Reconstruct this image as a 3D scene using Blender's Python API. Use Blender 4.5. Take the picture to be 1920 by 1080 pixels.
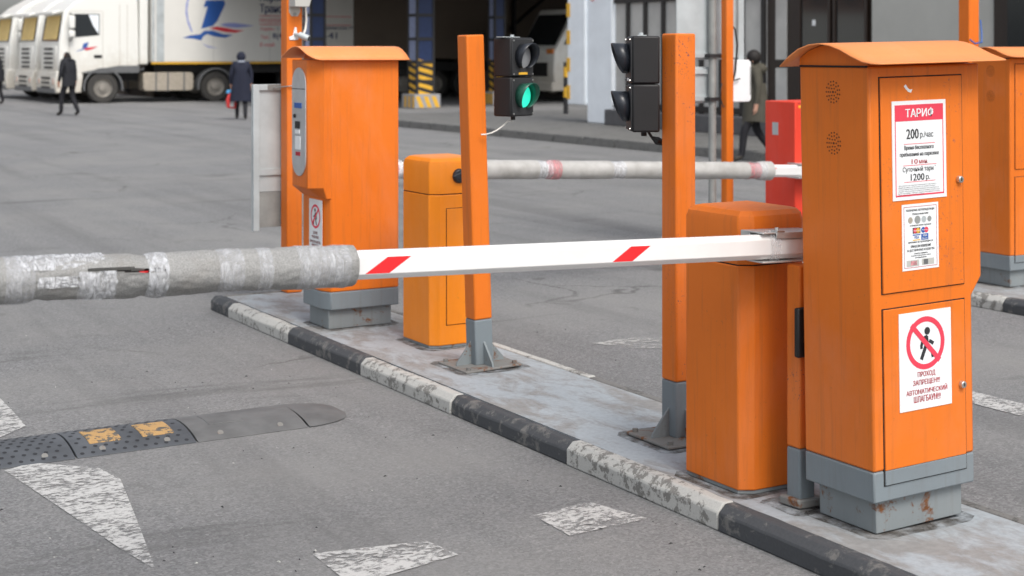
import bpy, bmesh, math, random
from mathutils import Vector, Matrix, noise as mnoise
R = math.radians
random.seed(7)
for o in list(bpy.data.objects): bpy.data.objects.remove(o)
SC = bpy.context.scene
COL = SC.collection

# ------------------------------------------------------------------ camera, sky, sun, exposure
YAW = R(30.5); FPX = 2850.0; CAMH = 1.70
cam = bpy.data.cameras.new('camera'); cam_o = bpy.data.objects.new('camera', cam); COL.objects.link(cam_o)
cam_o.location = (0, 0, CAMH); cam_o.rotation_euler = (R(90), 0, -YAW)
cam.sensor_width = 36; cam.lens = FPX / 1920 * 36; cam.shift_y = -445 / 1920
cam.clip_start = 0.1; cam.clip_end = 2000
cam.dof.use_dof = True; cam.dof.focus_distance = 5.9; cam.dof.aperture_fstop = 4.0
SC.camera = cam_o
SC.render.resolution_x = 1024; SC.render.resolution_y = 576
w = bpy.data.worlds.new('World'); SC.world = w; w.use_nodes = True
SUN_EL = R(52); SUN_DIR = Vector((-0.04, -1.0, 0)).normalized()
nt = w.node_tree; bg = nt.nodes['Background']
sky = nt.nodes.new('ShaderNodeTexSky'); sky.sky_type = 'NISHITA'; sky.sun_disc = False
sky.sun_elevation = SUN_EL; sky.sun_rotation = math.atan2(SUN_DIR.x, SUN_DIR.y)
sky.air_density = 1.0; sky.dust_density = 3.5; sky.ozone_density = 0.6
hs = nt.nodes.new('ShaderNodeHueSaturation'); hs.inputs['Saturation'].default_value = 0.35
nt.links.new(sky.outputs[0], hs.inputs['Color']); nt.links.new(hs.outputs[0], bg.inputs[0])
bg.inputs[1].default_value = 0.15
sl = bpy.data.lights.new('sun', 'SUN'); sl.energy = 1.5; sl.angle = R(24); sl.color = (1, .955, .9)
so = bpy.data.objects.new('sun', sl); COL.objects.link(so)
tosun = Vector((SUN_DIR.x * math.cos(SUN_EL), SUN_DIR.y * math.cos(SUN_EL), math.sin(SUN_EL)))
so.rotation_euler = tosun.to_track_quat('Z', 'Y').to_euler(); so.location = (0, -5, 12)
SC.view_settings.view_transform = 'Standard'; SC.view_settings.look = 'None'
SC.view_settings.exposure = 0.35; SC.view_settings.gamma = 1

# ------------------------------------------------------------------ geometry helpers
CY, SY = math.cos(YAW), math.sin(YAW)
def ground(px, py, z=0.0):            # photograph pixel on a level plane -> place in metres
    Z = FPX * (CAMH - z) / (py - 95); u = (px - 960) / FPX
    return Vector((Z * (SY + CY * u), Z * (CY - SY * u), z))
def onY(px, py, Y):                   # pixel on the vertical plane y = Y
    u = (px - 960) / FPX; Z = Y / (CY - SY * u)
    return Vector((Z * (SY + CY * u), Y, CAMH - (py - 95) * Z / FPX))

def link(o, parent=None):
    COL.objects.link(o)
    if parent: o.parent = parent
    return o
def empty(name, loc=(0, 0, 0), rz=0.0, label=None, cat=None, group=None, size=1.0):
    o = bpy.data.objects.new(name, None); o.empty_display_size = .1
    o.location = loc; o.rotation_euler = (0, 0, rz); o.scale = (size,) * 3; link(o)
    if label: tag(o, label, cat, group)
    return o
def tag(o, label=None, cat=None, group=None, kind=None):
    if label: o['label'] = label
    if cat: o['category'] = cat
    if group: o['group'] = group
    if kind: o['kind'] = kind
    return o
class B:
    """collects shapes, builds ONE mesh object"""
    def __init__(s): s.bm = bmesh.new(); s.mi = 0
    def _f(s, vs):
        try:
            f = s.bm.faces.new(vs); f.material_index = s.mi; return f
        except ValueError: return None
    def box(s, x0, x1, y0, y1, z0, z1):
        v = [s.bm.verts.new(p) for p in ((x0,y0,z0),(x1,y0,z0),(x1,y1,z0),(x0,y1,z0),(x0,y0,z1),(x1,y0,z1),(x1,y1,z1),(x0,y1,z1))]
        for q in ((3,2,1,0),(4,5,6,7),(0,1,5,4),(1,2,6,5),(2,3,7,6),(3,0,4,7)): s._f([v[i] for i in q])
        return s
    def prism(s, pts, a0, a1, axis='z', top_bevel=0, segs=3):
        """polygon (2-D) extruded along axis; axis z:(x,y) y:(x,z) x:(y,z)"""
        def P(p, a): return {'z': (p[0], p[1], a), 'y': (p[0], a, p[1]), 'x': (a, p[0], p[1])}[axis]
        n = len(pts); lo = [s.bm.verts.new(P(p, a0)) for p in pts]; hi = [s.bm.verts.new(P(p, a1)) for p in pts]
        fs = [s._f(lo[::-1]), s._f(hi)]
        for i in range(n): fs.append(s._f([lo[i], lo[(i+1) % n], hi[(i+1) % n], hi[i]]))
        bmesh.ops.recalc_face_normals(s.bm, faces=[f for f in fs if f])
        if top_bevel:
            es = [e for e in fs[1].edges]
            bmesh.ops.bevel(s.bm, geom=es, offset=top_bevel, segments=segs, profile=.5, affect='EDGES')
        return s
    def tube(s, pts, rad, n=10, cap=True, jitter=None):
        pts = [Vector(p) for p in pts]; rings = []
        rr = rad if isinstance(rad, (list, tuple)) else [rad] * len(pts)
        up = None
        for i, p in enumerate(pts):
            t = (pts[min(i+1, len(pts)-1)] - pts[max(i-1, 0)]).normalized()
            if up is None: up = Vector((0,0,1)) if abs(t.z) < .9 else Vector((1,0,0))
            a = t.cross(up).normalized(); b = a.cross(t).normalized(); up = b
            ring = []
            for k in range(n):
                th = 2 * math.pi * k / n; r = rr[i] + (jitter(i, th) if jitter else 0)
                ring.append(s.bm.verts.new(p + a * math.cos(th) * r + b * math.sin(th) * r))
            rings.append(ring)
        for i in range(len(rings) - 1):
            for k in range(n): s._f([rings[i][k], rings[i][(k+1) % n], rings[i+1][(k+1) % n], rings[i+1][k]])
        if cap: s._f(rings[0][::-1]); s._f(rings[-1])
        return s
    def cyl(s, p0, p1, r, n=16, r1=None): return s.tube([p0, p1], [r, r if r1 is None else r1], n)
    def disc(s, c, nrm, r, n=12, ry=None):
        nrm = Vector(nrm).normalized(); up = Vector((0,0,1)) if abs(nrm.z) < .9 else Vector((0,1,0))
        a = up.cross(nrm).normalized(); b = nrm.cross(a); c = Vector(c)
        s._f([s.bm.verts.new(c + a * math.cos(t) * r + b * math.sin(t) * (ry or r)) for t in [2*math.pi*k/n for k in range(n)]])
        return s
    def poly(s, pts): s._f([s.bm.verts.new(p) for p in pts]); return s
    def mesh(s, bm2, M):
        bm2.transform(M); me = bpy.data.meshes.new('t'); bm2.to_mesh(me); s.bm.from_mesh(me); bpy.data.meshes.remove(me); return s
    def build(s, name, mat, parent=None, bevel=0, smooth=35, segs=2, loc=None):
        me = bpy.data.meshes.new(name); s.bm.normal_update(); s.bm.to_mesh(me); s.bm.free()
        for m in (mat if isinstance(mat, (list, tuple)) else [mat]): me.materials.append(m)
        if smooth:
            for p in me.polygons: p.use_smooth = True
            me.set_sharp_from_angle(angle=R(smooth))
        o = bpy.data.objects.new(name, me); link(o, parent)
        if loc: o.location = loc
        if bevel:
            m = o.modifiers.new('bevel', 'BEVEL'); m.width = bevel; m.segments = segs; m.limit_method = 'ANGLE'; m.angle_limit = R(40)
            m.harden_normals = False
        return o
def copy_tree(o, parent=None):
    c = o.copy(); COL.objects.link(c); c.parent = parent
    for ch in list(o.children): copy_tree(ch, c)
    return c

# ------------------------------------------------------------------ materials
MATS = {}
class N:
    def __init__(s, name):
        s.m = bpy.data.materials.new(name); s.m.use_nodes = True; s.t = s.m.node_tree
        s.b = s.t.nodes['Principled BSDF']; s.geo = None
    def n(s, typ, **kw):
        x = s.t.nodes.new(typ)
        for k, v in kw.items(): setattr(x, k, v)
        return x
    def l(s, a, b): s.t.links.new(a, b)
    def pos(s, scale=(1, 1, 1)):
        g = s.n('ShaderNodeNewGeometry'); mp = s.n('ShaderNodeMapping'); mp.inputs['Scale'].default_value = scale
        s.l(g.outputs['Position'], mp.inputs[0]); return mp.outputs[0]
    def noise(s, scale, detail=4, rough=.6, vec=None, dist=0):
        x = s.n('ShaderNodeTexNoise'); x.inputs['Scale'].default_value = scale; x.inputs['Detail'].default_value = detail
        x.inputs['Roughness'].default_value = rough; x.inputs['Distortion'].default_value = dist
        s.l(vec if vec else s.pos(), x.inputs['Vector']); return x.outputs['Fac']
    def ramp(s, fac, lo, hi, v0=0., v1=1.):
        x = s.n('ShaderNodeMapRange'); x.clamp = True
        x.inputs['From Min'].default_value = lo; x.inputs['From Max'].default_value = hi
        x.inputs['To Min'].default_value = v0; x.inputs['To Max'].default_value = v1
        s.l(fac, x.inputs['Value']); return x.outputs[0]
    def mix(s, fac, a, b):
        x = s.n('ShaderNodeMix', data_type='RGBA')
        for sock, v in ((x.inputs[6], a), (x.inputs[7], b)):
            if isinstance(v, (tuple, list)): sock.default_value = (*v[:3], 1)
            else: s.l(v, sock)
        if isinstance(fac, float): x.inputs[0].default_value = fac
        else: s.l(fac, x.inputs[0])
        return x.outputs[2]
    def mul(s, a, b):
        x = s.n('ShaderNodeMath', operation='MULTIPLY'); s.l(a, x.inputs[0])
        if isinstance(b, float): x.inputs[1].default_value = b
        else: s.l(b, x.inputs[1])
        return x.outputs[0]
    def bump(s, h, strength=.3, dist=.01):
        x = s.n('ShaderNodeBump'); x.inputs['Strength'].default_value = strength; x.inputs['Distance'].default_value = dist
        s.l(h, x.inputs['Height']); s.l(x.outputs[0], s.b.inputs['Normal'])
    def fin(s, col, rough=.5, metal=0., spec=.5):
        if isinstance(col, (tuple, list)): s.b.inputs['Base Color'].default_value = (*col[:3], 1)
        else: s.l(col, s.b.inputs['Base Color'])
        if isinstance(rough, float): s.b.inputs['Roughness'].default_value = rough
        else: s.l(rough, s.b.inputs['Roughness'])
        s.b.inputs['Metallic'].default_value = metal; s.b.inputs['Specular IOR Level'].default_value = spec
        return s.m
def plain(name, col, rough=.5, metal=0., spec=.5, var=.12, scale=9):
    k = N(name); f = k.ramp(k.noise(scale), .3, .7)
    c = k.mix(f, tuple(c * (1 - var) for c in col), tuple(min(1, c * (1 + var)) for c in col))
    return k.fin(c, rough, metal, spec)
def painted(name, col, rough=.42, dirt=(.12, .08, .05), dirt_amt=.5, rust=0., chips=None, chip_t=.7, streak=True):
    k = N(name)
    big = k.noise(2.3, 5, .65); c = k.mix(k.ramp(big, .35, .7, 0, .3), col, (col[0] * .74, col[1] * .62, col[2] * .6))
    fd = k.noise(1.4, 6, .7, k.pos((1, 1, .6)), .5); c = k.mix(k.ramp(fd, .5, .75, 0, .28), c, tuple(min(1, x * .8 + .16) for x in col))
    if streak:
        st = k.noise(1, 5, .7, k.pos((38, 38, 1.6))); c = k.mix(k.ramp(st, .52, .78, 0, dirt_amt * .55), c, dirt)
    fine = k.noise(55, 4, .7); gate = k.noise(5, 3); sp = k.mul(k.ramp(fine, .62, .72), k.ramp(gate, .5, .68))
    c = k.mix(k.mul(sp, dirt_amt), c, dirt)
    if chips:
        ch = k.noise(95, 3, .75); gt = k.noise(6, 3); c = k.mix(k.mul(k.ramp(ch, chip_t - .05, chip_t - .02), k.ramp(gt, .48, .6)), c, chips)
    if rust:
        rn = k.noise(9, 8, .72, dist=.4); m = k.ramp(rn, .66 - rust * .22, .72 - rust * .2)
        rc = k.mix(k.noise(40, 4), (.07, .026, .01), (.25, .1, .035)); c = k.mix(m, c, rc)
    k.bump(k.noise(130, 3), .05, .004); 
    return k.fin(c, k.ramp(big, .2, .8, rough - .04, rough + .14), 0, .25)
OR = (.75, .18, .018)
M = dict(
    orange=painted('orange_paint', OR, .4),
    orange_sheen=painted('orange_paint_sky_sheen', (.84, .30, .10), .42, dirt_amt=.2),  # pale sky sheen on the roof is put into this colour
    orange_chip=painted('orange_paint_chipped', OR, .45, chips=(.16, .07, .09), chip_t=.66),
    orange_clean=painted('orange_paint_fresh', (.9, .27, .015), .34, dirt_amt=.15),
    grey=painted('grey_paint', (.2, .235, .255), .5, dirt_amt=.4),
    grey_rust=painted('grey_paint_rusty', (.22, .25, .26), .55, rust=.42),
    rustplate=painted('rusty_plate', (.2, .2, .19), .65, rust=.55),
    red=painted('red_paint', (.8, .065, .035), .4, dirt_amt=.15),
    galv=plain('galvanised_steel', (.5, .54, .55), .5, .35, var=.14, scale=4),
    galv_dark=plain('dull_zinc_sheet', (.3, .31, .3), .6, .2, var=.2, scale=6),
    silver=plain('silver_panel', (.5, .51, .52), .38, .4),
    black=plain('black_plastic', (.009, .009, .010), .55),
    black_gap=plain('dark_gap', (.01, .009, .008), .8),
    dustblack=plain('dusty_black_plastic', (.024, .025, .027), .6),
    visor=plain('dark_visor', (.02, .024, .032), .35),
    steel=plain('bright_steel', (.62, .62, .6), .28, .9),
    white=plain('white_print', (.8, .82, .83), .45, var=.03),
    alu=plain('white_aluminium', (.8, .8, .79), .32, var=.05, scale=5),
    alu_grey=plain('raw_aluminium', (.6, .6, .59), .36, .6),
    refl_red=plain('red_reflective', (.78, .02, .025), .4, var=.06),
    txt=plain('black_ink', (.025, .025, .028), .6), txtred=plain('red_ink', (.42, .015, .03), .6),
    signred=plain('red_print', (.74, .05, .09), .5, var=.04),
    yellow=plain('yellow_paint', (.75, .42, .03), .55), lamp_off=plain('grey_lens', (.28, .29, .3), .3),
    cable=plain('black_cable', (.02, .02, .02), .5), cablew=plain('white_cable', (.7, .69, .64), .5),
    rubber=plain('black_rubber', (.075, .082, .092), .62, var=.3, scale=5), rubber_dusty=plain('dusty_rubber', (.125, .127, .128), .75, var=.25, scale=6),
    stud=plain('rubber_dimple', (.025, .027, .032), .8), 
    skin=plain('skin', (.5, .28, .2), .5), cloth_black=plain('black_cloth', (.014, .015, .02), .85), cloth_navy=plain('navy_cloth', (.010, .013, .03), .85),
    cloth_khaki=plain('dark_khaki_cloth', (.07, .064, .048), .85), cloth_dark=plain('dark_trousers', (.012, .012, .016), .85), hair=plain('dark_hair', (.012, .009, .008), .7),
    scarf=plain('grey_scarf', (.3, .33, .4), .8), shoe=plain('dark_shoe', (.03, .026, .02), .6),
    bagred=plain('red_bag', (.6, .04, .04), .45), bagblue=plain('blue_bag', (.1, .4, .75), .45),
    truckw=plain('cream_white_lorry_paint', (.8, .8, .76), .3, var=.06, scale=1.2), truckg=plain('lorry_grey_plastic', (.13, .135, .14), .55),
    trailer=plain('white_trailer_skin', (.72, .71, .67), .4, var=.05, scale=.7), trailerb=plain('tan_wall_and_shaded_trailer', (.13, .1, .075), .6, var=.1, scale=.6),
    tank=plain('dirty_tank', (.45, .4, .33), .45, .3), tyre=plain('tyre', (.045, .043, .04), .8), rim=plain('dusty_rim', (.3, .28, .25), .5, .4),
    blue=plain('blue_panel', (.008, .026, .095), .5), lit_blue=plain('lit_blue_panel', (.25, .3, .48), .5), dark=plain('dark_steel', (.02, .02, .022), .6),
    pblue=plain('logo_blue', (.02, .1, .38), .5, var=.03), plil=plain('logo_lilac', (.28, .32, .62), .5, var=.03), pred=plain('logo_red', (.66, .03, .05), .5, var=.03),
    pnavy=plain('navy_ink', (.02, .035, .13), .6), brown=plain('dark_brown_frame', (.022, .013, .009), .4),
    wallw=plain('white_plaster', (.84, .89, .94), .8, var=.06, scale=2), wallg=plain('grey_plaster', (.46, .46, .43), .8, var=.07, scale=1.1),
    plinth=plain('dark_plinth', (.1, .1, .105), .8), bars=plain('dark_bars', (.016, .014, .013), .5), hallroof=plain('hall_brown', (.06, .046, .036), .9),
    brick=plain('brown_masonry', (.22, .11, .07), .9, var=.3, scale=1.5), reflection_yellow=plain('pale_yellow_reflection', (.85, .62, .24), .7, var=.1),  # the pale yellow is a windscreen reflection put into colour
    headlight=plain('headlamp_lens', (.6, .6, .58), .15), amber=plain('amber_lens', (.8, .25, .04), .3), sock=plain('grey_block', (.33, .33, .34), .8),
)
def mk_asphalt():
    k = N('asphalt')
    a = k.noise(115, 4, .85); b = k.noise(90, 3, .7); big = k.noise(.55, 6, .62); mid = k.noise(3.2, 5, .65)
    c = k.mix(k.ramp(a, .3, .72), (.16, .162, .166), (.36, .362, .365))
    vg = k.n('ShaderNodeTexVoronoi'); vg.inputs['Scale'].default_value = 95; k.l(k.pos(), vg.inputs['Vector'])
    sep = k.n('ShaderNodeSeparateColor'); k.l(vg.outputs['Color'], sep.inputs[0])
    c = k.mix(k.ramp(sep.outputs[0], .0, 1, .55, 0), c, (.09, .092, .096)); c = k.mix(k.ramp(sep.outputs[1], .86, .97, 0, .4), c, (.4, .4, .39))
    c = k.mix(k.ramp(big, .42, .66, 0, .62), c, (.275, .272, .265))          # dust
    c = k.mix(k.ramp(mid, .6, .75, 0, .35), c, (.12, .118, .118))
    tk = k.noise(1, 5, .6, k.pos((1.5, .1, 1)), .4); c = k.mix(k.ramp(tk, .5, .68, 0, .4), c, (.12, .12, .122)); c = k.mix(k.ramp(tk, .3, .42, .3, 0), c, (.3, .295, .285))
    st = k.noise(1, 5, .62, k.pos((.35, 1.6, 1)), .6); c = k.mix(k.ramp(st, .6, .68, 0, .45), c, (.1, .1, .1))
    v = k.n('ShaderNodeTexVoronoi', feature='DISTANCE_TO_EDGE'); v.inputs['Scale'].default_value = .33; v.inputs['Randomness'].default_value = 1
    wp = k.n('ShaderNodeVectorMath', operation='ADD'); nz = k.n('ShaderNodeTexNoise'); nz.inputs['Scale'].default_value = 1.3; nz.inputs['Detail'].default_value = 6
    p = k.pos(); k.l(p, nz.inputs['Vector']); sc = k.n('ShaderNodeVectorMath', operation='SCALE'); sc.inputs['Scale'].default_value = 1.1
    k.l(nz.outputs['Color'], sc.inputs[0]); k.l(p, wp.inputs[0]); k.l(sc.outputs[0], wp.inputs[1]); k.l(wp.outputs[0], v.inputs['Vector'])
    cr = k.mul(k.ramp(v.outputs['Distance'], .003, .009, 1, 0), k.ramp(k.noise(.5, 3), .5, .62))
    c = k.mix(k.mul(cr, .55), c, (.05, .048, .045))
    h = k.n('ShaderNodeMath', operation='ADD'); k.l(a, h.inputs[0]); k.l(k.mul(b, .8), h.inputs[1]); k.bump(h.outputs[0], .7, .008)
    return k.fin(c, .9, 0, .25)
M['asphalt'] = mk_asphalt()
k = N('dirty_lorry_paint'); g_ = k.n('ShaderNodeNewGeometry'); sp_ = k.n('ShaderNodeSeparateXYZ'); k.l(g_.outputs['Position'], sp_.inputs[0])
am = k.n('ShaderNodeMath', operation='MULTIPLY_ADD'); k.l(k.noise(2.5, 6, .7), am.inputs[0]); am.inputs[1].default_value = 1.6; k.l(k.ramp(sp_.outputs[2], .4, 2.6, .9, -.9), am.inputs[2])
M['truckw'] = k.fin(k.mix(k.ramp(am.outputs[0], .6, 1.5, 0, .6), (.8, .8, .76), (.46, .40, .31)), .32)

def mk_worn(name, col, under, t, scale=22, width=.05, bump=.3, stretch=(1, 1, 1), big=.5, alpha=False):
    k = N(name); v = k.pos(stretch)
    n1 = k.noise(scale, 9, .72, v, .3); n2 = k.noise(scale * .16, 4, .6, v)
    s = k.n('ShaderNodeMath', operation='MULTIPLY_ADD'); k.l(n2, s.inputs[0]); s.inputs[1].default_value = big; k.l(n1, s.inputs[2])
    m = k.ramp(s.outputs[0], t, t + width)
    fine = k.noise(scale * 7, 3); cc = k.mix(k.ramp(fine, .3, .75), tuple(x * .82 for x in col), col)
    if alpha:
        k.l(k.ramp(s.outputs[0], t, t + width, 1, 0), k.b.inputs['Alpha']); k.bump(fine, .3, .003); return k.fin(cc, .7, 0, .3)
    uf = k.mix(k.ramp(k.noise(scale * 4, 4), .3, .7), tuple(x * .75 for x in under), under)
    k.bump(k.ramp(s.outputs[0], t, t + width, 1, 0), bump, .004)
    return k.fin(k.mix(m, cc, uf), .72, 0, .3)
M['kerb_white'] = mk_worn('worn_white_kerb', (.52, .52, .495), (.24, .235, .22), .775)
M['kerb_black'] = mk_worn('worn_black_kerb', (.075, .08, .087), (.18, .177, .17), .80, scale=14, width=.09)
M['kerb_plain'] = mk_worn('concrete_kerb', (.2, .198, .19), (.12, .12, .115), .8)
M['slab'] = mk_worn('grey_painted_slab', (.39, .43, .46), (.3, .298, .292), .68, scale=7, stretch=(1, .45, 1), bump=.25, width=.14)
M['roadpaint'] = mk_worn('worn_road_paint', (.55, .55, .54), (0, 0, 0), .70, scale=30, stretch=(1, 1.5, 1), width=.16, alpha=True)
M['roadpaint_faint'] = mk_worn('faint_road_paint', (.5, .5, .485), (0, 0, 0), .6, scale=20, stretch=(1, 1.6, 1), width=.22, alpha=True)
M['padyellow'] = mk_worn('worn_yellow_pad', (.5, .31, .13), (.12, .115, .105), .76, scale=24)
def mk_foam():
    k = N('grey_foam'); f = k.noise(240, 3, .7); g = k.noise(7, 5)
    c = k.mix(k.ramp(f, .3, .7), (.2, .2, .196), (.37, .37, .36)); c = k.mix(k.ramp(g, .55, .75, 0, .45), c, (.2, .18, .155))
    k.bump(f, .5, .004); return k.fin(c, .7, 0, .35)
M['foam'] = mk_foam()
k = N('pale_foam'); f = k.noise(9, 5); M['foam_pale'] = k.fin(k.mix(k.ramp(f, .4, .75), (.46, .455, .44), (.34, .33, .31)), .65)
def mk_tape(name, alpha, tint=(.86, .88, .92)):
    k = N(name); f = k.noise(38, 6, .75, k.pos((1.9, 1, .6)), .8); k.bump(f, .9, .012)
    k.l(k.ramp(f, .38, .62, alpha * .3, min(1, alpha * 1.6)), k.b.inputs['Alpha']); return k.fin(tint, .1, 0, .9)
M['tape'] = mk_tape('clear_tape', .3); M['tape_white'] = mk_tape('crumpled_film', .5); M['tape_red'] = mk_tape('red_film', .7, (.75, .32, .34))
k = N('window_glass'); M['glass'] = k.fin((.02, .023, .025), .06, 0, .8)
k = N('pale_window_reflection'); M['reflect_glass'] = k.fin(k.mix(k.ramp(k.noise(.7, 4), .35, .7), (.4, .4, .39), (.6, .6, .58)), .12, 0, .7)  # pale reflection on the panes is put into the glass colour
k = N('green_lamp'); k.b.inputs['Emission Color'].default_value = (.03, .75, .5, 1); k.b.inputs['Emission Strength'].default_value = .75; M['green'] = k.fin((.02, .5, .35), .3)
k = N('green_glow_visor'); M['visor_glow'] = k.fin((.015, .09, .06), .35)  # green glow of the lit lamp is put into the visor colour

# text (flat print): built-in font outlines turned into meshes
def text_bm(s, bold=0.0):
    cu = bpy.data.curves.new('t', 'FONT'); cu.body = s; cu.size = 1; cu.offset = bold; cu.resolution_u = 2
    ob = bpy.data.objects.new('t', cu); me = bpy.data.meshes.new_from_object(ob)
    bm = bmesh.new(); bm.from_mesh(me); bpy.data.objects.remove(ob); bpy.data.meshes.remove(me); bpy.data.curves.remove(cu)
    return bm
def put_text(b, s, x0, x1, z0, z1, y, bold=0.0, axis='y'):
    """fit the string into the rectangle x0..x1, z0..z1 facing -y; bold = stroke thickening as a share of the height"""
    bm = text_bm(s)
    if not bm.verts: bm.free(); return
    xs = [v.co.x for v in bm.verts]; ys = [v.co.y for v in bm.verts]; e = bold * 1.4 * (z1 - z0)
    ax, ay = min(xs), min(ys); sx = (x1 - x0 - 2 * e) / max(1e-6, max(xs) - ax); sz = (z1 - z0) / max(1e-6, max(ys) - ay)
    for v in bm.verts: v.co = (x0 + e + (v.co.x - ax) * sx, y, z0 + (v.co.y - ay) * sz)
    me = bpy.data.meshes.new('t'); bm.to_mesh(me); bm.free()
    for q, d in enumerate((0, -e, e) if bold else (0,)):
        n0 = len(b.bm.verts); b.bm.from_mesh(me); b.bm.verts.ensure_lookup_table()
        for v in b.bm.verts[n0:]: v.co.x += d; v.co.y -= .00012 * q
    bpy.data.meshes.remove(me)

# ------------------------------------------------------------------ the setting
g = B(); g.poly([(-300, -200, 0), (500, -200, 0), (500, 600, 0), (-300, 600, 0)])
tag(g.build('road', M['asphalt'], smooth=0), kind='structure')
IH = .092
def island(name, x0, x1, y0, y1, joint0, pattern_left, pattern_right):
    KWD = .075
    s = B(); s.box(x0 + KWD + .008, x1 - KWD - .006, y0, y1 - KWD - .005, 0, IH - .003)
    root = s.build(name, M['slab'], smooth=0); tag(root, kind='structure')
    def stone(xa, xb, ya, yb, mat, outer):
        b = B(); g2 = .003; ch = .03
        j = random.uniform(-.004, .002); h = IH + random.uniform(-.004, .004)
        pr = [(xa + j, 0), (xb, 0), (xb, h), (xa + ch + j, h), (xa + j, h - ch)] if outer < 0 else [(xa, 0), (xb + j, 0), (xb + j, h - ch), (xb - ch + j, h), (xa, h)]
        b.prism(pr, ya + g2, yb - g2, 'y')
        # chipped, uneven edges: cut into lengths and jitter the outer edge
        es = [e for e in b.bm.edges if abs(e.verts[0].co.y - e.verts[1].co.y) > .05]
        bmesh.ops.subdivide_edges(b.bm, edges=es, cuts=12, use_grid_fill=True)
        for v in b.bm.verts:
            if v.co.z > .02:
                q = Vector((v.co.x * 9, v.co.y * 11, v.co.z * 9)); a = mnoise.noise(q) * .004 + mnoise.noise(q * 3.1) * .003
                v.co.z += a * .8; v.co.x += a if outer < 0 else -a
        b.build('kerb_stone', mat, root, bevel=.006, smooth=32)
    y = joint0
    while y > y0: y -= 1
    i = round(y - joint0)
    while y < y1 - .02:
        ya, yb = max(y, y0), min(y + 1, y1)
        if yb - ya > .05:
            stone(x0, x0 + KWD, ya, yb, pattern_left[i % len(pattern_left)], -1)
            stone(x1 - KWD, x1, ya, yb, pattern_right[i % len(pattern_right)], 1)
        y += 1; i += 1
    b = B(); b.prism([(x0 + KWD + .004, y1 - KWD), (x1 - KWD - .004, y1 - KWD), (x1 - KWD - .004, y1 - .004), (x0 + KWD + .004, y1 - .004)], 0, IH, 'z')
    b.build('kerb_stone', M['kerb_plain'], root, bevel=.02)
    return root
KW, KB, KP = M['kerb_white'], M['kerb_black'], M['kerb_plain']
island('traffic_island', 3.357, 4.20, .3, 9.6, 4.264, [KW, KB], [KP, KP, KW, KP])
island('traffic_island', 7.77, 8.9, 5.2, 10.7, 6.9, [KW, KW, KB], [KP])

# grime that has gathered round the feet of things on the islands
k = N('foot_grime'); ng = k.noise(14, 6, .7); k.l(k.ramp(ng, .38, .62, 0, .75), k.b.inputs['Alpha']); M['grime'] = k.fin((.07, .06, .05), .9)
ISL = [o for o in bpy.data.objects if o.name.startswith('traffic_island')]
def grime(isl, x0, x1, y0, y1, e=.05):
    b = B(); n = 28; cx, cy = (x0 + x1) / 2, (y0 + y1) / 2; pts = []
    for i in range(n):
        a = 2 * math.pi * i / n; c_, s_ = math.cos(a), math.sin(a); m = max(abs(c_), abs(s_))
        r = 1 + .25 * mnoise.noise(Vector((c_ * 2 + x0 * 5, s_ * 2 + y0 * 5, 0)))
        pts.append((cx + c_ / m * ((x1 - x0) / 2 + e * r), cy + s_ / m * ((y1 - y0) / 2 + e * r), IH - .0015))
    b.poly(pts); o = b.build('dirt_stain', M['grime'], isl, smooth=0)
A_, C_ = ISL[0], ISL[1]
for q in ((3.605, 4.0, 3.735, 4.02), (3.502, 3.8, 4.32, 4.64), (3.56, 3.68, 4.06, 4.19), (3.65, 3.97, 4.95, 5.25), (3.65, 3.97, 6.64, 6.94), (3.78, 4.08, 7.28, 7.61), (3.54, 3.94, 8.09, 8.37)): grime(A_, *q)
grime(C_, 8.16, 8.57, 7.19, 7.47)

def mark(name, pts, mat, label):
    b = B(); b.poly([(p.x, p.y, .004) for p in pts]); o = b.build(name, mat, smooth=0); tag(o, kind='structure'); return o
gp = ground
mark('road_marking', [gp(*p) for p in ((8, 884), (60, 869), (185, 879), (226, 900), (258, 980), (292, 1070), (225, 1030), (130, 965), (60, 918))], M['roadpaint'], '')
mark('road_marking', [gp(*p) for p in ((-90, 800), (0, 748), (22, 770), (48, 800), (-30, 835))], M['roadpaint'], '')
mark('road_marking', [gp(*p) for p in ((1000, 968), (1105, 943), (1215, 974), (1068, 1006))], M['roadpaint'], '')
mark('road_marking', [gp(*p) for p in ((585, 1040), (800, 1016), (860, 1042), (660, 1100))], M['roadpaint'], '')
mark('road_marking', [Vector(p) for p in ((5.62, 3.0, 0), (5.82, 3.0, 0), (5.82, 5.7, 0), (5.62, 5.7, 0))], M['roadpaint'], '')
mark('road_marking', [gp(*p) for p in ((1110, 645), (1180, 634), (1330, 636), (1330, 655), (1190, 654))], M['roadpaint_faint'], '')

# background pavement
p = B(); p.box(15.2, 40, -30, 34, 0, .14); pv = p.build('pavement', M['kerb_plain'], smooth=0); tag(pv, kind='structure')
y = -2.0
while y < 34:
    b = B(); b.box(15.03, 15.196, y + .006, y + .994, 0, .15); b.build('kerb_stone', M['kerb_plain'], pv, bevel=.012); y += 1

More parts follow.
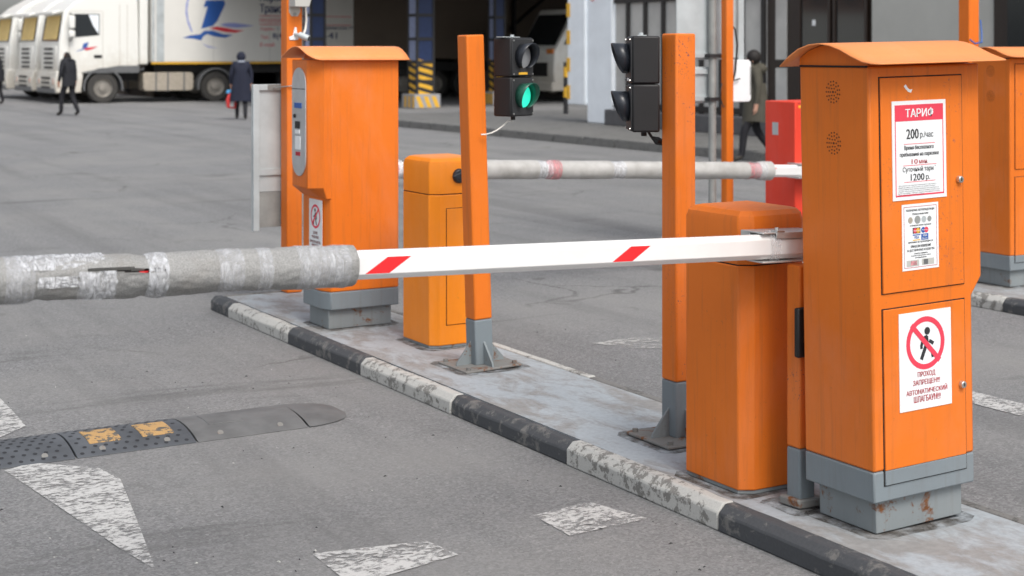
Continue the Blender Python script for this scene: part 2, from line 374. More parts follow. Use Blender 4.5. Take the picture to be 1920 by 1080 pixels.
# ------------------------------------------------------------------ payment cabinets
CW, CD, CH = .455, .33, 1.52
def cabinet(name, loc, rz, tilt, label, signs):
    """local frame: door side faces -y, card-panel side +x, speaker side -x"""
    root = empty(name, loc, rz, label, 'payment cabinet', 'orange parking payment cabinets', 1.024)
    root.rotation_euler = (0, tilt, rz)
    b = B(); b.box(.035, CW - .03, .03, CD - .03, 0, .112); b.build('plinth', M['grey_rust'], root, bevel=.003)
    low = [(0, 0), (CW, 0), (CW, CD - .075), (CW - .032, CD), (0, CD)]
    b = B(); b.prism(low, .11, .211, 'z'); b.build('base_band', M['grey'], root, bevel=.006)
    b = B(); b.prism(low, .2112, CH, 'z'); body = b.build('body', M['orange'], root, bevel=.008)
    h = .09; hood = [(CW - .06, .0012), (CW + .045, .0012), (CW + h, .06), (CW + h, CD - .06), (CW + .01, CD - .0012), (CW - .06, CD - .0012)]
    b = B(); lo = [(min(x, CW - .004) if x > CW else x, y) for x, y in hood]
    # hood: full section above .80, sloping back to the body at .735
    n = len(hood); r0 = [b.bm.verts.new((x, y, .735)) for x, y in lo]; r1 = [b.bm.verts.new((x, y, .80)) for x, y in hood]; r2 = [b.bm.verts.new((x, y, CH - .0015)) for x, y in hood]
    for a, c in ((r0, r1), (r1, r2)):
        for i in range(n): b._f([a[i], a[(i+1) % n], c[(i+1) % n], c[i]])
    b._f(r0[::-1]); b._f(r2); b.build('card_panel_hood', M['orange'], root, bevel=.005)
    # roof: S-curved sheet, rounded far corners
    prof = [(-.095, .007), (-.06, .008), (-.02, .014), (.03, .031), (.08, .052), (.13, .066), (.18, .072), (.23, .068), (.28, .054), (.33, .028), (.375, -.004)]
    b = B(); nx = 22; xa, xb = -.047, CW + .125; rad = .085; g1, g2 = [], []
    y0, y1 = prof[0][0], prof[-1][0]
    for i in range(nx + 1):
        t = i / nx; x = xa + (xb - xa) * (1 - (1 - t) ** 1.5)
        d = max(0, x - (xb - rad)); cut = rad - math.sqrt(max(0, rad * rad - d * d))
        r = []
        for (yy, zz) in prof:
            q = y0 + cut + (yy - y0) * (y1 - y0 - 2 * cut) / (y1 - y0)
            zz2 = zz if cut == 0 else [pz0 + (pz1 - pz0) * (q - py0) / (py1 - py0) for (py0, pz0), (py1, pz1) in zip(prof, prof[1:]) if py0 - 1e-6 <= q <= py1 + 1e-6][0]
            r.append((x, q, CH + zz2))
        g1.append([b.bm.verts.new(p) for p in r])
    for i in range(nx):
        for j in range(len(prof) - 1): b._f([g1[i][j], g1[i+1][j], g1[i+1][j+1], g1[i][j+1]])
    ro = b.build('roof', M['orange_sheen'], root, smooth=60); sm = ro.modifiers.new('thick', 'SOLIDIFY'); sm.thickness = .004; sm.offset = 1
    b = B(); b.prism([(yy, CH + zz - .003) for yy, zz in prof if -.02 < yy < .34] + [(CD, CH + .0015), (0, CH + .0015)], 0.002, CW - .002, 'x'); b.build('gable', M['orange'], root)
    b = B(); b.box(-.003, .0, .004, CD - .004, CH - .004, CH + .002); b.build('seam', M['black_gap'], root)
    # doors on the -y side, set in a dark reveal
    for nm, z0, z1 in (('upper_door', .784, 1.481), ('lower_door', .164, .731)):
        b = B(); b.box(.042, .418, -.0015, .002, z0 - .003, z1 + .004); b.build('door_gap', M['black_gap'], root)
        if z0 < .2:
            b = B(); b.box(.046, .413, -.006, .001, .2125, z1); d = b.build(nm, M['orange'], root, bevel=.002)
            b = B(); b.box(.046, .413, -.006, .001, z0, .2115); b.build('door_foot', M['grey'], d, bevel=.002)
        else:
            b = B(); b.box(.046, .413, -.006, .001, z0, z1); d = b.build(nm, M['orange_chip'], root, bevel=.002)
        zz = 1.134 if z0 > .5 else .449
        b = B(); b.cyl((.393, -.006, zz), (.393, -.02, zz), .0135, 18, .011); lk = b.build('lock', M['steel'], d, bevel=.002)
        b = B(); b.box(.3915, .3945, -.0212, -.0195, zz - .005, zz + .005); b.build('keyhole', M['black_gap'], lk)
    # loudspeaker perforations on the -x side
    for zz in (1.434, 1.265):
        b = B(); b.disc((-.0008, .165, zz), (-1, 0, 0), .004, 8)
        for ring, cnt in ((.012, 6), (.022, 11), (.032, 15)):
            for q in range(cnt):
                a = 2 * math.pi * q / cnt; b.disc((-.0008, .165 + ring * math.cos(a), zz + ring * 1.1 * math.sin(a)), (-1, 0, 0), .0029, 7)
        b.build('speaker_holes', M['black_gap'], root, smooth=0)
    # silver card panel on the +x side
    X = CW + h; b = B(); zc0, zc1, r = .86, 1.475, .098; yc = CD / 2
    pts = [(yc + r * math.cos(a), zc1 - r + r * 1.0 * math.sin(a)) for a in [math.pi * i / 14 for i in range(15)]] + [(yc - r * math.cos(a), zc0 + r - r * math.sin(a)) for a in [math.pi * i / 14 for i in range(15)]]
    b.prism(pts, X - .002, X + .006, 'x'); pn = b.build('card_panel', M['silver'], root, bevel=.002)
    def pbox(nm, ya, yb, za, zb, m, d=.004): q = B(); q.box(X + .005, X + .006 + d, ya, yb, za, zb); q.build(nm, m, pn, bevel=.001)
    pbox('display', yc - .055, yc + .045, 1.245, 1.275, M['pblue']); pbox('card_slot', yc - .04, yc + .02, 1.13, 1.17, M['black'], .006)
    pbox('ticket_slot', yc - .045, yc + .02, 1.1, 1.122, M['white']); pbox('instruction_sticker', yc - .045, yc + .03, 1.01, 1.085, M['white'], .003)
    pbox('red_sticker', yc - .04, yc + .025, .975, .997, M['txtred'], .002); pbox('seam_strip', yc - .095, yc + .095, 1.352, 1.356, M['black_gap'], .001)
    q = B(); q.cyl((X + .005, yc - .05, 1.2), (X + .014, yc - .05, 1.2), .011, 14); q.build('call_button', M['black'], pn)
    if signs == 'near':
        tariff_sign(root); payment_notice(root); nowalk_sign(root, .11, .345, .392, .712, -.0085)
        q = B(); q.poly([(.148, -.0065, 1.452), (.157, -.0065, 1.458), (.166, -.0065, 1.446), (.176, -.0065, 1.44), (.187, -.0065, 1.442), (.18, -.0065, 1.43), (.166, -.0065, 1.434), (.155, -.0065, 1.444)]); q.build('peeled_label', M['white'], root, smooth=0)
    if signs == 'far':
        nowalk_sign(root, .05, .235, .43, .725, CW + .0015, axis='x')
    return root
def tariff_sign(root):
    x0, x1, z0, z1, y = .092, .334, 1.081, 1.404, -.0085; W = x1 - x0
    b = B(); b.box(x0, x1, y, -.0058, z0, z1); s = b.build('tariff_sign', M['white'], root)
    f = y - .0006
    b = B(); b.box(x0 + .012, x1 - .012, f, y + .0004, z1 - .066, z1 - .013)
    e = .0035
    for (a, c, d, g_) in ((x0 + .012, x0 + .012 + e, z0 + .016, z1 - .066), (x1 - .012 - e, x1 - .012, z0 + .016, z1 - .066), (x0 + .012, x1 - .012, z0 + .012, z0 + .016 + e * .3)): b.box(a, c, f, y + .0004, d, g_)
    for zz, w_ in ((1.262, .14), (1.192, .15), (1.138, .14)): b.box(x0 + W/2 - w_/2, x0 + W/2 + w_/2, f, y + .0004, zz, zz + .0018)
    b.build('red_print', M['signred'], s, smooth=0)
    b = B(); put_text(b, 'ТАРИФ', x0 + .058, x1 - .055, z1 - .055, z1 - .025, f - .0005, .02); b.build('title_lettering', M['white'], s, smooth=0)
    b = B(); f2 = f
    put_text(b, '200', x0 + .062, x0 + .118, 1.279, 1.312, f2, .02); put_text(b, 'р./час', x0 + .124, x0 + .184, 1.277, 1.301, f2, .008)
    put_text(b, 'Время бесплатного', x0 + .052, x0 + .185, 1.241, 1.258, f2, .02); put_text(b, 'пребывания на парковке', x0 + .032, x0 + .208, 1.2195, 1.236, f2, .02)
    put_text(b, 'Суточный тариф', x0 + .044, x0 + .196, 1.168, 1.189, f2, .01); put_text(b, '1200', x0 + .079, x0 + .141, 1.1425, 1.165, f2, .02); put_text(b, 'р.', x0 + .148, x0 + .166, 1.139, 1.157, f2, .01)
    for i, t in enumerate(('• Бесплатный час парковки оплачивается, как полный.', '• Время на выезд после оплаты составляет 10 минут.', '• Оплата банковскими картами временно не производится.', '• Идентификация клиента по карте или номеру парковочной', '  карты составляет 1000 руб., сумма оплачивается в кассу', '  сверх стоимости посуточных услуг.')):
        z = 1.1255 - i * .0062; put_text(b, t, x0 + .022, x0 + .022 + .0034 * len(t), z, z + .0046, f2)
    b.build('black_lettering', M['txt'], s, smooth=0)
    b = B(); put_text(b, '10', x0 + .084, x0 + .112, 1.197, 1.213, f2, .02); put_text(b, 'мин.', x0 + .118, x0 + .158, 1.197, 1.2085, f2, .008); b.build('red_lettering', M['txtred'], s, smooth=0)
def payment_notice(root):
    x0, x1, z0, z1, y = .131, .295, .85, 1.066, -.0075; W = x1 - x0; c = (x0 + x1) / 2; f = y - .0005
    b = B(); b.box(x0, x1, y, -.0058, z0, z1); s = b.build('payment_notice', M['white'], root)
    b = B(); e = .0016; i = .008
    for q in ((x0 + i, x1 - i, z1 - i - e, z1 - i), (x0 + i, x1 - i, z0 + i, z0 + i + e), (x0 + i, x0 + i + e, z0 + i, z1 - i), (x1 - i - e, x1 - i, z0 + i, z1 - i)): b.box(q[0], q[1], f, y + .0003, q[2], q[3])
    b.build('red_border', M['txtred'], s, smooth=0)
    b = B()
    for t, w_, z, h_ in (('УВАЖАЕМЫЕ АВТОВЛАДЕЛЬЦЫ!', .128, 1.041, .0085), ('Оплата монетами', .072, 1.03, .007), ('и банковскими картами', .096, .992, .007), ('временно не производится!', .112, .937, .0075), ('ПРИНОСИМ ИЗВИНЕНИЯ', .09, .923, .0085), ('ЗА ДОСТАВЛЕННЫЕ НЕУДОБСТВА', .124, .91, .0085), ('Банкноты номиналом', .06, .9015, .005), ('10 рублей и 5000 рублей к оплате', .09, .894, .005), ('не принимаются', .05, .8865, .005)):
        b = B(); put_text(b, t, c - w_ / 2, c + w_ / 2, z, z + h_, f, .016); b.build('text_line', M['txt'], s, smooth=0)
    for (dx, r, m) in ((-.045, .0105, M['tank']), (-.013, .0135, M['galv_dark']), (.016, .011, M['galv']), (.041, .0095, M['galv_dark'])):
        q = B(); q.disc((c + dx, f, 1.0135), (0, -1, 0), r, 16); q.build('coin_picture', m, s, smooth=0)
    def rect(nm, a, b_, z_, z2, m, d=0): q = B(); q.box(c + a, c + b_, f - d, y, z_, z2); q.build(nm, m, s, smooth=0)
    def dsc(nm, a, z_, r, m, d): q = B(); q.disc((c + a, f - d, z_), (0, -1, 0), r, 16); q.build(nm, m, s, smooth=0)
    rect('card_logo', -.035, -.001, .969, .988, M['txt']); dsc('logo_disc', -.0245, .9785, .0085, M['signred'], .0004); dsc('logo_disc', -.0115, .9785, .0085, M['yellow'], .0006)
    dsc('logo_disc', .012, .9785, .0095, M['pblue'], .0002); dsc('logo_disc', .026, .9785, .0095, M['signred'], .0004)
    rect('card_logo', -.035, -.001, .9625, .966, M['pblue']); rect('card_logo', -.035, -.001, .946, .9492, M['yellow']); rect('card_logo', .003, .035, .946, .966, M['pblue'])
    q = B(); put_text(q, 'VISA', c - .029, c - .007, .9515, .9605, f, .02); q.build('card_lettering', M['pblue'], s, smooth=0)
    q = B(); put_text(q, 'VISA', c + .009, c + .029, .957, .9635, f - .0005, .02); put_text(q, 'Electron', c + .008, c + .03, .9485, .954, f - .0005, .01); put_text(q, 'MasterCard', c - .0325, c - .0035, .9765, .9805, f - .001, .01); put_text(q, 'Maestro', c + .006, c + .032, .9765, .981, f - .001, .01); q.build('card_lettering', M['white'], s, smooth=0)
    rect('banknote_picture', -.064, -.008, .8625, .883, M['wallg']); rect('banknote_picture', -.046, -.018, .866, .880, M['tape_red'], .0004); rect('banknote_picture', .004, .06, .8635, .884, M['wallg']); rect('banknote_picture', .012, .032, .865, .882, M['truckg'], .0004)
def nowalk_sign(root, x0, x1, z0, z1, y, axis='y'):
    W = x1 - x0; H = z1 - z0
    def T(px, pz): return (x0 + px * W, z0 + pz * H)
    def P(a, c, d):  # a along, c up, d proud
        return (a, y - d, c) if axis == 'y' else (y + d, CD - a, c)
    def solid(nm, polys, m, d, par):
        q = B()
        for pl in polys:
            pl = [P(*T(*p), d) for p in pl]; q.poly(pl if axis == 'y' else pl)
        bmesh.ops.recalc_face_normals(q.bm, faces=q.bm.faces[:]); return q.build(nm, m, par, smooth=0)
    q = B()
    if axis == 'y': q.box(x0, x1, y, -.0058, z0, z1)
    else: q.box(CW - .0005, y, CD - x1, CD - x0, z0, z1)
    s = q.build('no_entry_sign', M['white'], root)
    cx, cz = .5, .672; rx = .37; rz = rx * W / H; n = 40
    ring = []
    for i in range(n):
        a0, a1 = 2*math.pi*i/n, 2*math.pi*(i+1)/n; k2 = .8
        ring.append([(cx + rx*math.cos(a0), cz + rz*math.sin(a0)), (cx + rx*math.cos(a1), cz + rz*math.sin(a1)), (cx + k2*rx*math.cos(a1), cz + k2*rz*math.sin(a1)), (cx + k2*rx*math.cos(a0), cz + k2*rz*math.sin(a0))])
    solid('prohibition_ring', ring, M['signred'], .0006, s)
    sg = W / H
    def cap(x_, z_, x2, z2, w_):   # thick line, units of width
        dx, dz = x2 - x_, (z2 - z_) / sg; L = math.hypot(dx, dz); nx_, nz_ = -dz / L * w_ / 2, dx / L * w_ / 2
        return [(x_ + nx_, z_ + nz_ * sg), (x2 + nx_, z2 + nz_ * sg), (x2 - nx_, z2 - nz_ * sg), (x_ - nx_, z_ - nz_ * sg)]
    head = [(.535 + .055 * math.cos(a), .792 + .055 * sg * math.sin(a)) for a in [2*math.pi*i/16 for i in range(16)]]
    solid('walking_figure', [head, [(.47, .742), (.52, .752), (.555, .735), (.56, .66), (.545, .625), (.49, .625), (.475, .68)], cap(.47, .735, .425, .655, .05), cap(.42, .66, .422, .615, .05), cap(.57, .69, .655, .655, .05), cap(.505, .64, .415, .505, .062), cap(.53, .65, .62, .59, .06), cap(.62, .6, .645, .515, .06)], M['txt'], .0006, s)
    solid('prohibition_bar', [cap(cx - .27, cz + .27 * sg, cx + .27, cz - .27 * sg, .075)], M['signred'], .0011, s)
    q = B()
    for t, a, b_, z_ in (('ПРОХОД', .34, .68, .32), ('ЗАПРЕЩЕН!!!', .25, .77, .238), ('АВТОМАТИЧЕСКИЙ', .12, .91, .156), ('ШЛАГБАУМ!!!', .26, .78, .074)):
        A0, Z0 = T(a, z_); A1, Z1 = T(b_, z_ + .064)
        if axis == 'y': put_text(q, t, A0, A1, Z0, Z1, y - .0006, .018)
        else:
            bm = B(); put_text(bm, t, A0, A1, Z0, Z1, 0, .018)
            for v in bm.bm.verts: v.co = (y + .0006, CD - v.co.x, v.co.z)
            for fc in bm.bm.faces: fc.normal_flip()
            me = bpy.data.meshes.new('t'); bm.bm.to_mesh(me); bm.bm.free(); q.bm.from_mesh(me)
    q.build('red_lettering', M['txtred'], s, smooth=0)

# the sign on the far cabinet runs along its +x side, which faces the camera after the half turn
cabinet('payment_cabinet', (3.571, 3.707, IH), 0, R(-1.1), 'orange payment cabinet with white tariff sign and no-pedestrians sign on its doors', 'near')
c2 = cabinet('payment_cabinet', (3.973, 8.397, IH), R(180), 0, 'orange payment cabinet with oval silver card panel, seen from its plain back', 'far')
cabinet('payment_cabinet', (8.131, 7.158, IH), 0, 0, 'orange payment cabinet on the farther island beside a white chipped kerb', None)

# ------------------------------------------------------------------ barrier machines and booms
def housing(root, door, mat):
    W, D = .30, .335; plan = [(.05, 0), (W - .03, 0), (W, .03), (W, D), (0, D), (0, .032)]
    b = B(); b.prism(plan, .012, .808, 'z'); b.build('housing', mat, root, bevel=.005, segs=2, smooth=18)
    b = B(); b.prism([(x * 1.0 + (.004 if x < .1 else -.004), y + (.004 if y < .1 else -.004)) for x, y in plan], 0, .0125, 'z'); b.build('foot', M['grey_rust'], root)
    b = B(); b.prism([(x + (.003 if x < .1 else -.003), y + (.003 if y < .1 else -.003)) for x, y in plan], .807, .812, 'z'); b.build('seam', M['black_gap'], root)
    b = B(); b.prism(plan, .811, 1.005, 'z', top_bevel=.045, segs=3); b.build('cover', mat, root, bevel=.005, smooth=18, segs=2)
    if door:
        b = B(); b.box(.087, .283, -.0012, .002, .117, .737); b.build('door_gap', M['black_gap'], root)
        b = B(); b.box(.09, .28, -.005, .001, .12, .734); b.build('door', mat, root, bevel=.002)
        b = B(); b.cyl((.165, .002, .905), (.165, -.018, .905), .042, 24, .034); kn = b.build('turn_lock', M['visor'], root, bevel=.006, segs=3)
        b = B(); b.prism([(.112, .905), (.165, .925), (.218, .905), (.165, .885)], -.024, -.017, 'y'); b.build('lock_grip', M['visor'], kn, bevel=.005)
        b = B(); b.box(.158, .172, -.0262, -.023, .898, .912); b.build('keyhole', M['black'], kn)
def octagon(h, d, c): return [(-d/2, -h/2 + c), (-d/2 + c, -h/2), (d/2 - c, -h/2), (d/2, -h/2 + c), (d/2, h/2 - c), (d/2 - c, h/2), (-d/2 + c, h/2), (-d/2, h/2 - c)]
def boom_mesh(xa, xb, mat, name, root, h=.085, d=.05):
    b = B(); b.prism(octagon(h, d, .017), xa, xb, 'x'); return b.build(name, mat, root, bevel=.002)
def wrap(b, xa, xb, r, n=26, step=.008, amp=.004, seed=0, freq=6):
    """wobbly sleeve along x, returns rings"""
    k = max(2, int((xb - xa) / step)); rings = []
    for i in range(k + 1):
        x = xa + (xb - xa) * i / k; ring = []
        rr = r(x) if callable(r) else r
        for j in range(n):
            t = 2 * math.pi * j / n
            q = rr + amp * mnoise.noise(Vector((x * freq + seed, math.cos(t) * 1.1, math.sin(t) * 1.1))) + amp * .35 * mnoise.noise(Vector((x * 40 + seed, 4 * math.cos(t), 4 * math.sin(t))))
            ring.append(b.bm.verts.new((x, -q * math.cos(t), q * math.sin(t))))
        rings.append(ring)
    for i in range(k):
        for j in range(n): b._f([rings[i][j], rings[i][(j+1) % n], rings[i+1][(j+1) % n], rings[i+1][j]])
    return rings
def end_caps(b, rings, r_in=.03):
    for rg in (rings[0], rings[-1]):
        c = sum((v.co for v in rg), Vector()) / len(rg); inn = [b.bm.verts.new(c + (v.co - c) * .45) for v in rg]; n = len(rg)
        for j in range(n): b._f([rg[j], rg[(j+1) % n], inn[(j+1) % n], inn[j]])

b1 = empty('barrier_gate', (3.502, 4.301, IH), 0, 'orange barrier gate with white boom wrapped in torn grey foam across the near lane', 'barrier', None, 1.024)
housing(b1, False, M['orange'])
# boom frame: origin on the clamp, x along the boom
bf = empty('boom', (0, 0, 0)); bf.parent = b1
bx0 = 3.39; bY = 4.08 - 4.20
bf.location = (-.03, bY, .894); bf.rotation_euler = (0, R(1.75), 0)
b = B(); b.prism(octagon(.085, .05, .017), -3.5, .20, 'x'); bm_o = b.build('boom_profile', M['alu'], bf, bevel=.002)
for xc in (-1.425, -.55, -2.3, -3.1):
    w_, sl_ = .045, .030
    b = B(); b.poly([(xc - w_ - sl_, -.0254, -.024), (xc + w_ - sl_ - .012, -.0254, -.024), (xc + w_ + sl_, -.0254, .024), (xc - w_ + sl_ + .012, -.0254, .024)]); b.build('red_stripe', M['refl_red'], bm_o, smooth=0)
# clamp bracket
b = B(); b.box(-.005, .26, -.03, .06, .046, .052); b.box(-.005, .26, -.03, .06, -.054, -.048); b.box(.0, .26, .05, .10, -.05, .05); b.box(.05, .26, -.034, -.028, .030, .052)
b.build('boom_clamp', M['alu_grey'], bf, bevel=.002)
b = B(); b.box(.05, .085, -.036, .0, .052, .058); b.cyl((.07, -.01, .052), (.07, -.01, .066), .008, 8); b.cyl((.2, -.01, .052), (.2, -.01, .064), .008, 6); b.build('clamp_bolt', M['steel'], bf, bevel=.001)
b = B(); wrap(b, .03, .075, lambda x: .056, 20, .006, .005, 3); 
for v in b.bm.verts: v.co.y *= .62
b.build('tape_band', M['tape'], bf, smooth=60)
# foam sleeve
def dents(x):
    r = .0605
    for c, w2, d in ((-2.16, .02, .007), (-1.95, .012, .003), (-2.44, .02, .006), (-1.62, .03, .003), (-1.78, .01, .002)): r -= d * math.exp(-((x - c) / w2) ** 2)
    return r
b = B(); rings = wrap(b, -3.5, -1.535, dents, 90, .006, .007, 11, 4)
for rg in rings:       # torn slit
    x = rg[0].co.x
    if -2.33 < x < -2.10:
        env = math.sin(math.pi * (x + 2.33) / .23); jj = 5 + 1.6 * mnoise.noise(Vector((x * 18, 3, 1))) + (x + 2.2) * -8
        hw = .15 + 1.0 * env + .8 * mnoise.noise(Vector((x * 45, 7, 1)))
        for q in range(0, 14):
            d = abs(q - jj)
            if d < hw: v = rg[q]; v.co.y *= .80; v.co.z *= .80
            elif d < hw + 1.2: v = rg[q]; v.co.y *= 1.03; v.co.z *= 1.03
end_caps(b, rings); b.bm.faces.ensure_lookup_table()
fo = b.build('foam_sleeve', [M['foam'], M['black_gap']], bf, smooth=50)
me = fo.data
for p_ in me.polygons:
    c = p_.center; r_ = math.hypot(c.y, c.z)
    if -2.34 < c.x < -2.09 and r_ < .0525 and c.y < 0 and .004 < c.z < .035: p_.material_index = 1
b = B(); b.box(-2.18, -2.155, -.0487, -.04, .012, .016); b.build('red_stripe_showing', M['refl_red'], bf)
for i, (xa, xb, mt) in enumerate(((-1.72, -1.56, 'tape'), (-1.84, -1.80, 'tape'), (-1.955, -1.885, 'tape'), (-2.155, -2.10, 'tape_white'), (-2.62, -2.56, 'tape_white'), (-2.53, -2.455, 'tape'), (-2.9, -2.8, 'tape'), (-3.2, -3.1, 'tape_white'))):
    b = B(); wrap(b, xa, xb, lambda x: dents(x) + .0022, 36, .006, .006, 11 , 4.02)
    b.build('tape_band', M[mt], bf, smooth=60)
def film(name, xa, xb, t0, t1, mat, r=.066, seed=0):
    b = B(); nx_, nt_ = 22, 16; gr = []
    for i in range(nx_ + 1):
        row = []
        for j in range(nt_ + 1):
            x = xa + (xb - xa) * i / nx_; t = t0 + (t1 - t0) * j / nt_
            q = r + .005 * mnoise.noise(Vector((x * 55 + seed, t * 5, 2))) + .003 * mnoise.noise(Vector((x * 140, t * 14, seed)))
            edge = .006 * mnoise.noise(Vector((t * 6, seed, i // nx_)))
            row.append(b.bm.verts.new((x + edge, -q * math.cos(t), q * math.sin(t))))
        gr.append(row)
    for i in range(nx_):
        for j in range(nt_): b._f([gr[i][j], gr[i+1][j], gr[i+1][j+1], gr[i][j+1]])
    return b.build(name, M[mat], bf, smooth=70)
film('loose_film', -2.345, -2.245, .35, -.95, 'tape_white', .067, 5)
film('loose_film', -2.45, -2.345, .2, -.25, 'tape_white', .0645, 9)
film('film_cover', -2.5, -2.27, .5, 1.8, 'tape_white', .0625, 2)
film('film_cover', -2.95, -2.55, .45, 1.8, 'tape_white', .0635, 7)

b2 = empty('barrier_gate', (3.779, 7.27, IH), 0, 'fresh orange barrier housing with blue-black turn lock, behind the leaning post', 'barrier', None, 1.024)
housing(b2, True, M['orange_clean'])

# red barrier with the far boom
rb = empty('barrier_gate', (8.15, 9.36, IH), 0, 'red barrier gate whose pale foam-wrapped boom crosses the far lane', 'barrier', None, 1.024)
b = B(); b.box(0, .42, 0, .36, 0, 1.17); b.build('housing', M['red'], rb, bevel=.008)
b = B(); b.box(.16, .40, -.002, .002, .1, .62)
b.build('vent_panel', M['red'], rb)
for i in range(14):
    b = B(); b.prism([(-.002, .12 + i * .035), (-.014, .115 + i * .035), (-.002, .142 + i * .035)], .17, .39, 'x'); b.build('louvre', M['red'], rb)
b = B(); b.box(.11, .19, -.02, .001, .945, .985); b.box(.15, .18, -.03, -.018, .88, .975); b.cyl((.145, -.02, .965), (.145, -.034, .965), .016, 12); b.build('lock', M['alu_grey'], rb, bevel=.003)
b = B(); b.box(-.002, .0, .2, .27, .90, 1.0); b.build('label_plate', M['galv'], rb)
b = B(); b.box(.035, .10, -.0015, .0, 1.12, 1.14); b.build('yellow_label', M['yellow'], rb)
q = B(); put_text(q, 'МЧ-80', .03, .12, 1.148, 1.165, -.001); q.build('lettering', M['txt'], rb, smooth=0)
f2 = empty('boom', (-.02, -.10, .635)); f2.parent = rb; f2.rotation_euler = (0, R(2.5), 0)
b = B(); b.prism(octagon(.095, .05, .018), -3.62, .2, 'x'); bo2 = b.build('boom_profile', M['alu'], f2, bevel=.002)
b = B(); b.poly([(-.34, -.0254, -.01), (-.30, -.0254, .026), (-.27, -.0254, .026), (-.31, -.0254, -.01)]); b.build('red_stripe', M['refl_red'], bo2, smooth=0)
def d2(x):
    r = .0655
    for c in (-2.37, -1.75, -1.17, -.48): r -= .008 * math.exp(-((x - c) / .05) ** 2)
    return r + (.006 if x > -.44 else 0)
b = B(); rg = wrap(b, -3.45, -.32, d2, 28, .014, .006, 5, 2.2); end_caps(b, rg); b.build('foam_sleeve', M['foam_pale'], f2, smooth=50)
for i, (c, m_) in enumerate(((-2.37, 'tape_white'), (-1.75, 'tape_white'), (-1.17, 'tape_red'), (-.5, 'tape_red'), (-.45, 'tape'), (-2.30, 'tape_red'))):
    b = B(); wrap(b, c - .055, c + .055, lambda x: d2(x) + .003, 28, .008, .007, 5, 2.25); b.build('tape_band', M[m_], f2, smooth=60)
b = B(); rg = wrap(b, -3.66, -3.46, lambda x: .056 + .012 * math.sin((x + 3.66) * 16), 18, .015, .02, 8, 14); end_caps(b, rg); b.build('wrapped_tip', M['tape_white'], f2, smooth=40)
b = B(); b.box(-3.63, -3.5, -.045, .045, -.045, .04); b.build('tip_block', M['refl_red'], f2, bevel=.01)
b = B(); b.box(-.06, .2, -.03, .1, .05, .058); b.box(-.06, .2, -.03, .1, -.058, -.05); b.build('boom_clamp', M['alu_grey'], f2)

# ------------------------------------------------------------------ posts, lights, signs
def post(name, x, y, h, lean, label, mat, plate=True, w_=.10, zg=.235, base=IH):
    r = empty(name, (x, y, base), 0, label, 'post', None, 1.024); r.rotation_euler = (0, lean, 0)
    b = B(); b.box(-w_/2, w_/2, -w_/2, w_/2, zg, h); b.build('shaft', mat, r, bevel=.008, segs=3)
    b = B(); b.box(-w_/2, w_/2, -w_/2, w_/2, .008, zg - .0008); b.build('grey_foot', M['grey'], r, bevel=.008, segs=3)
    if plate:
        b = B(); b.box(-.16, .16, -.15, .15, 0, .012); b.build('base_plate', M['rustplate'], r, bevel=.004)
        for sx, sy in ((1, 0), (-1, 0), (0, 1), (0, -1)):
            b = B(); pl = [(w_/2, .012), (w_/2 + .085, .012), (w_/2 + .08, .03), (w_/2, .125)]
            if sx: b.prism([(sx * a, c) for a, c in pl], -.005, .005, 'y')
            else: b.prism([(sy * a, c) for a, c in pl], -.005, .005, 'x')
            b.build('gusset', M['grey_rust'], r)
        for sx in (-1, 1):
            for sy in (-1, 1):
                b = B(); b.cyl((sx * .13, sy * .12, .012), (sx * .13, sy * .12, .026), .012, 6); b.build('anchor_bolt', M['rustplate'], r)
    return r
post('signal_post', 3.809, 6.789, 1.65, R(-1.9), 'leaning orange post on rusty plate, holding the signal with the lit green lamp', M['orange'])
post('signal_post', 3.809, 5.10, 1.64, 0, 'upright orange post with flecked paint, holding the signal turned sideways', M['orange_chip'])
sp = post('support_post', 3.62, 4.127, .83, 0, 'short orange post with rusted foot carrying a black photocell', M['orange_chip'], False, .07, .2)
b = B(); b.prism([(-.05, -.05), (.06, -.06), (.05, .05), (-.06, .045)], 0, .03, 'z'); b.build('rusted_foot', M['rustplate'], sp, bevel=.006)
b = B(); b.box(-.062, -.012, -.058, -.035, .52, .69); pc = b.build('photocell', M['black'], sp, bevel=.006)
b = B(); b.box(-.034, -.018, -.0588, -.0575, .545, .665); yl = b.build('yellow_label', M['yellow'], pc)

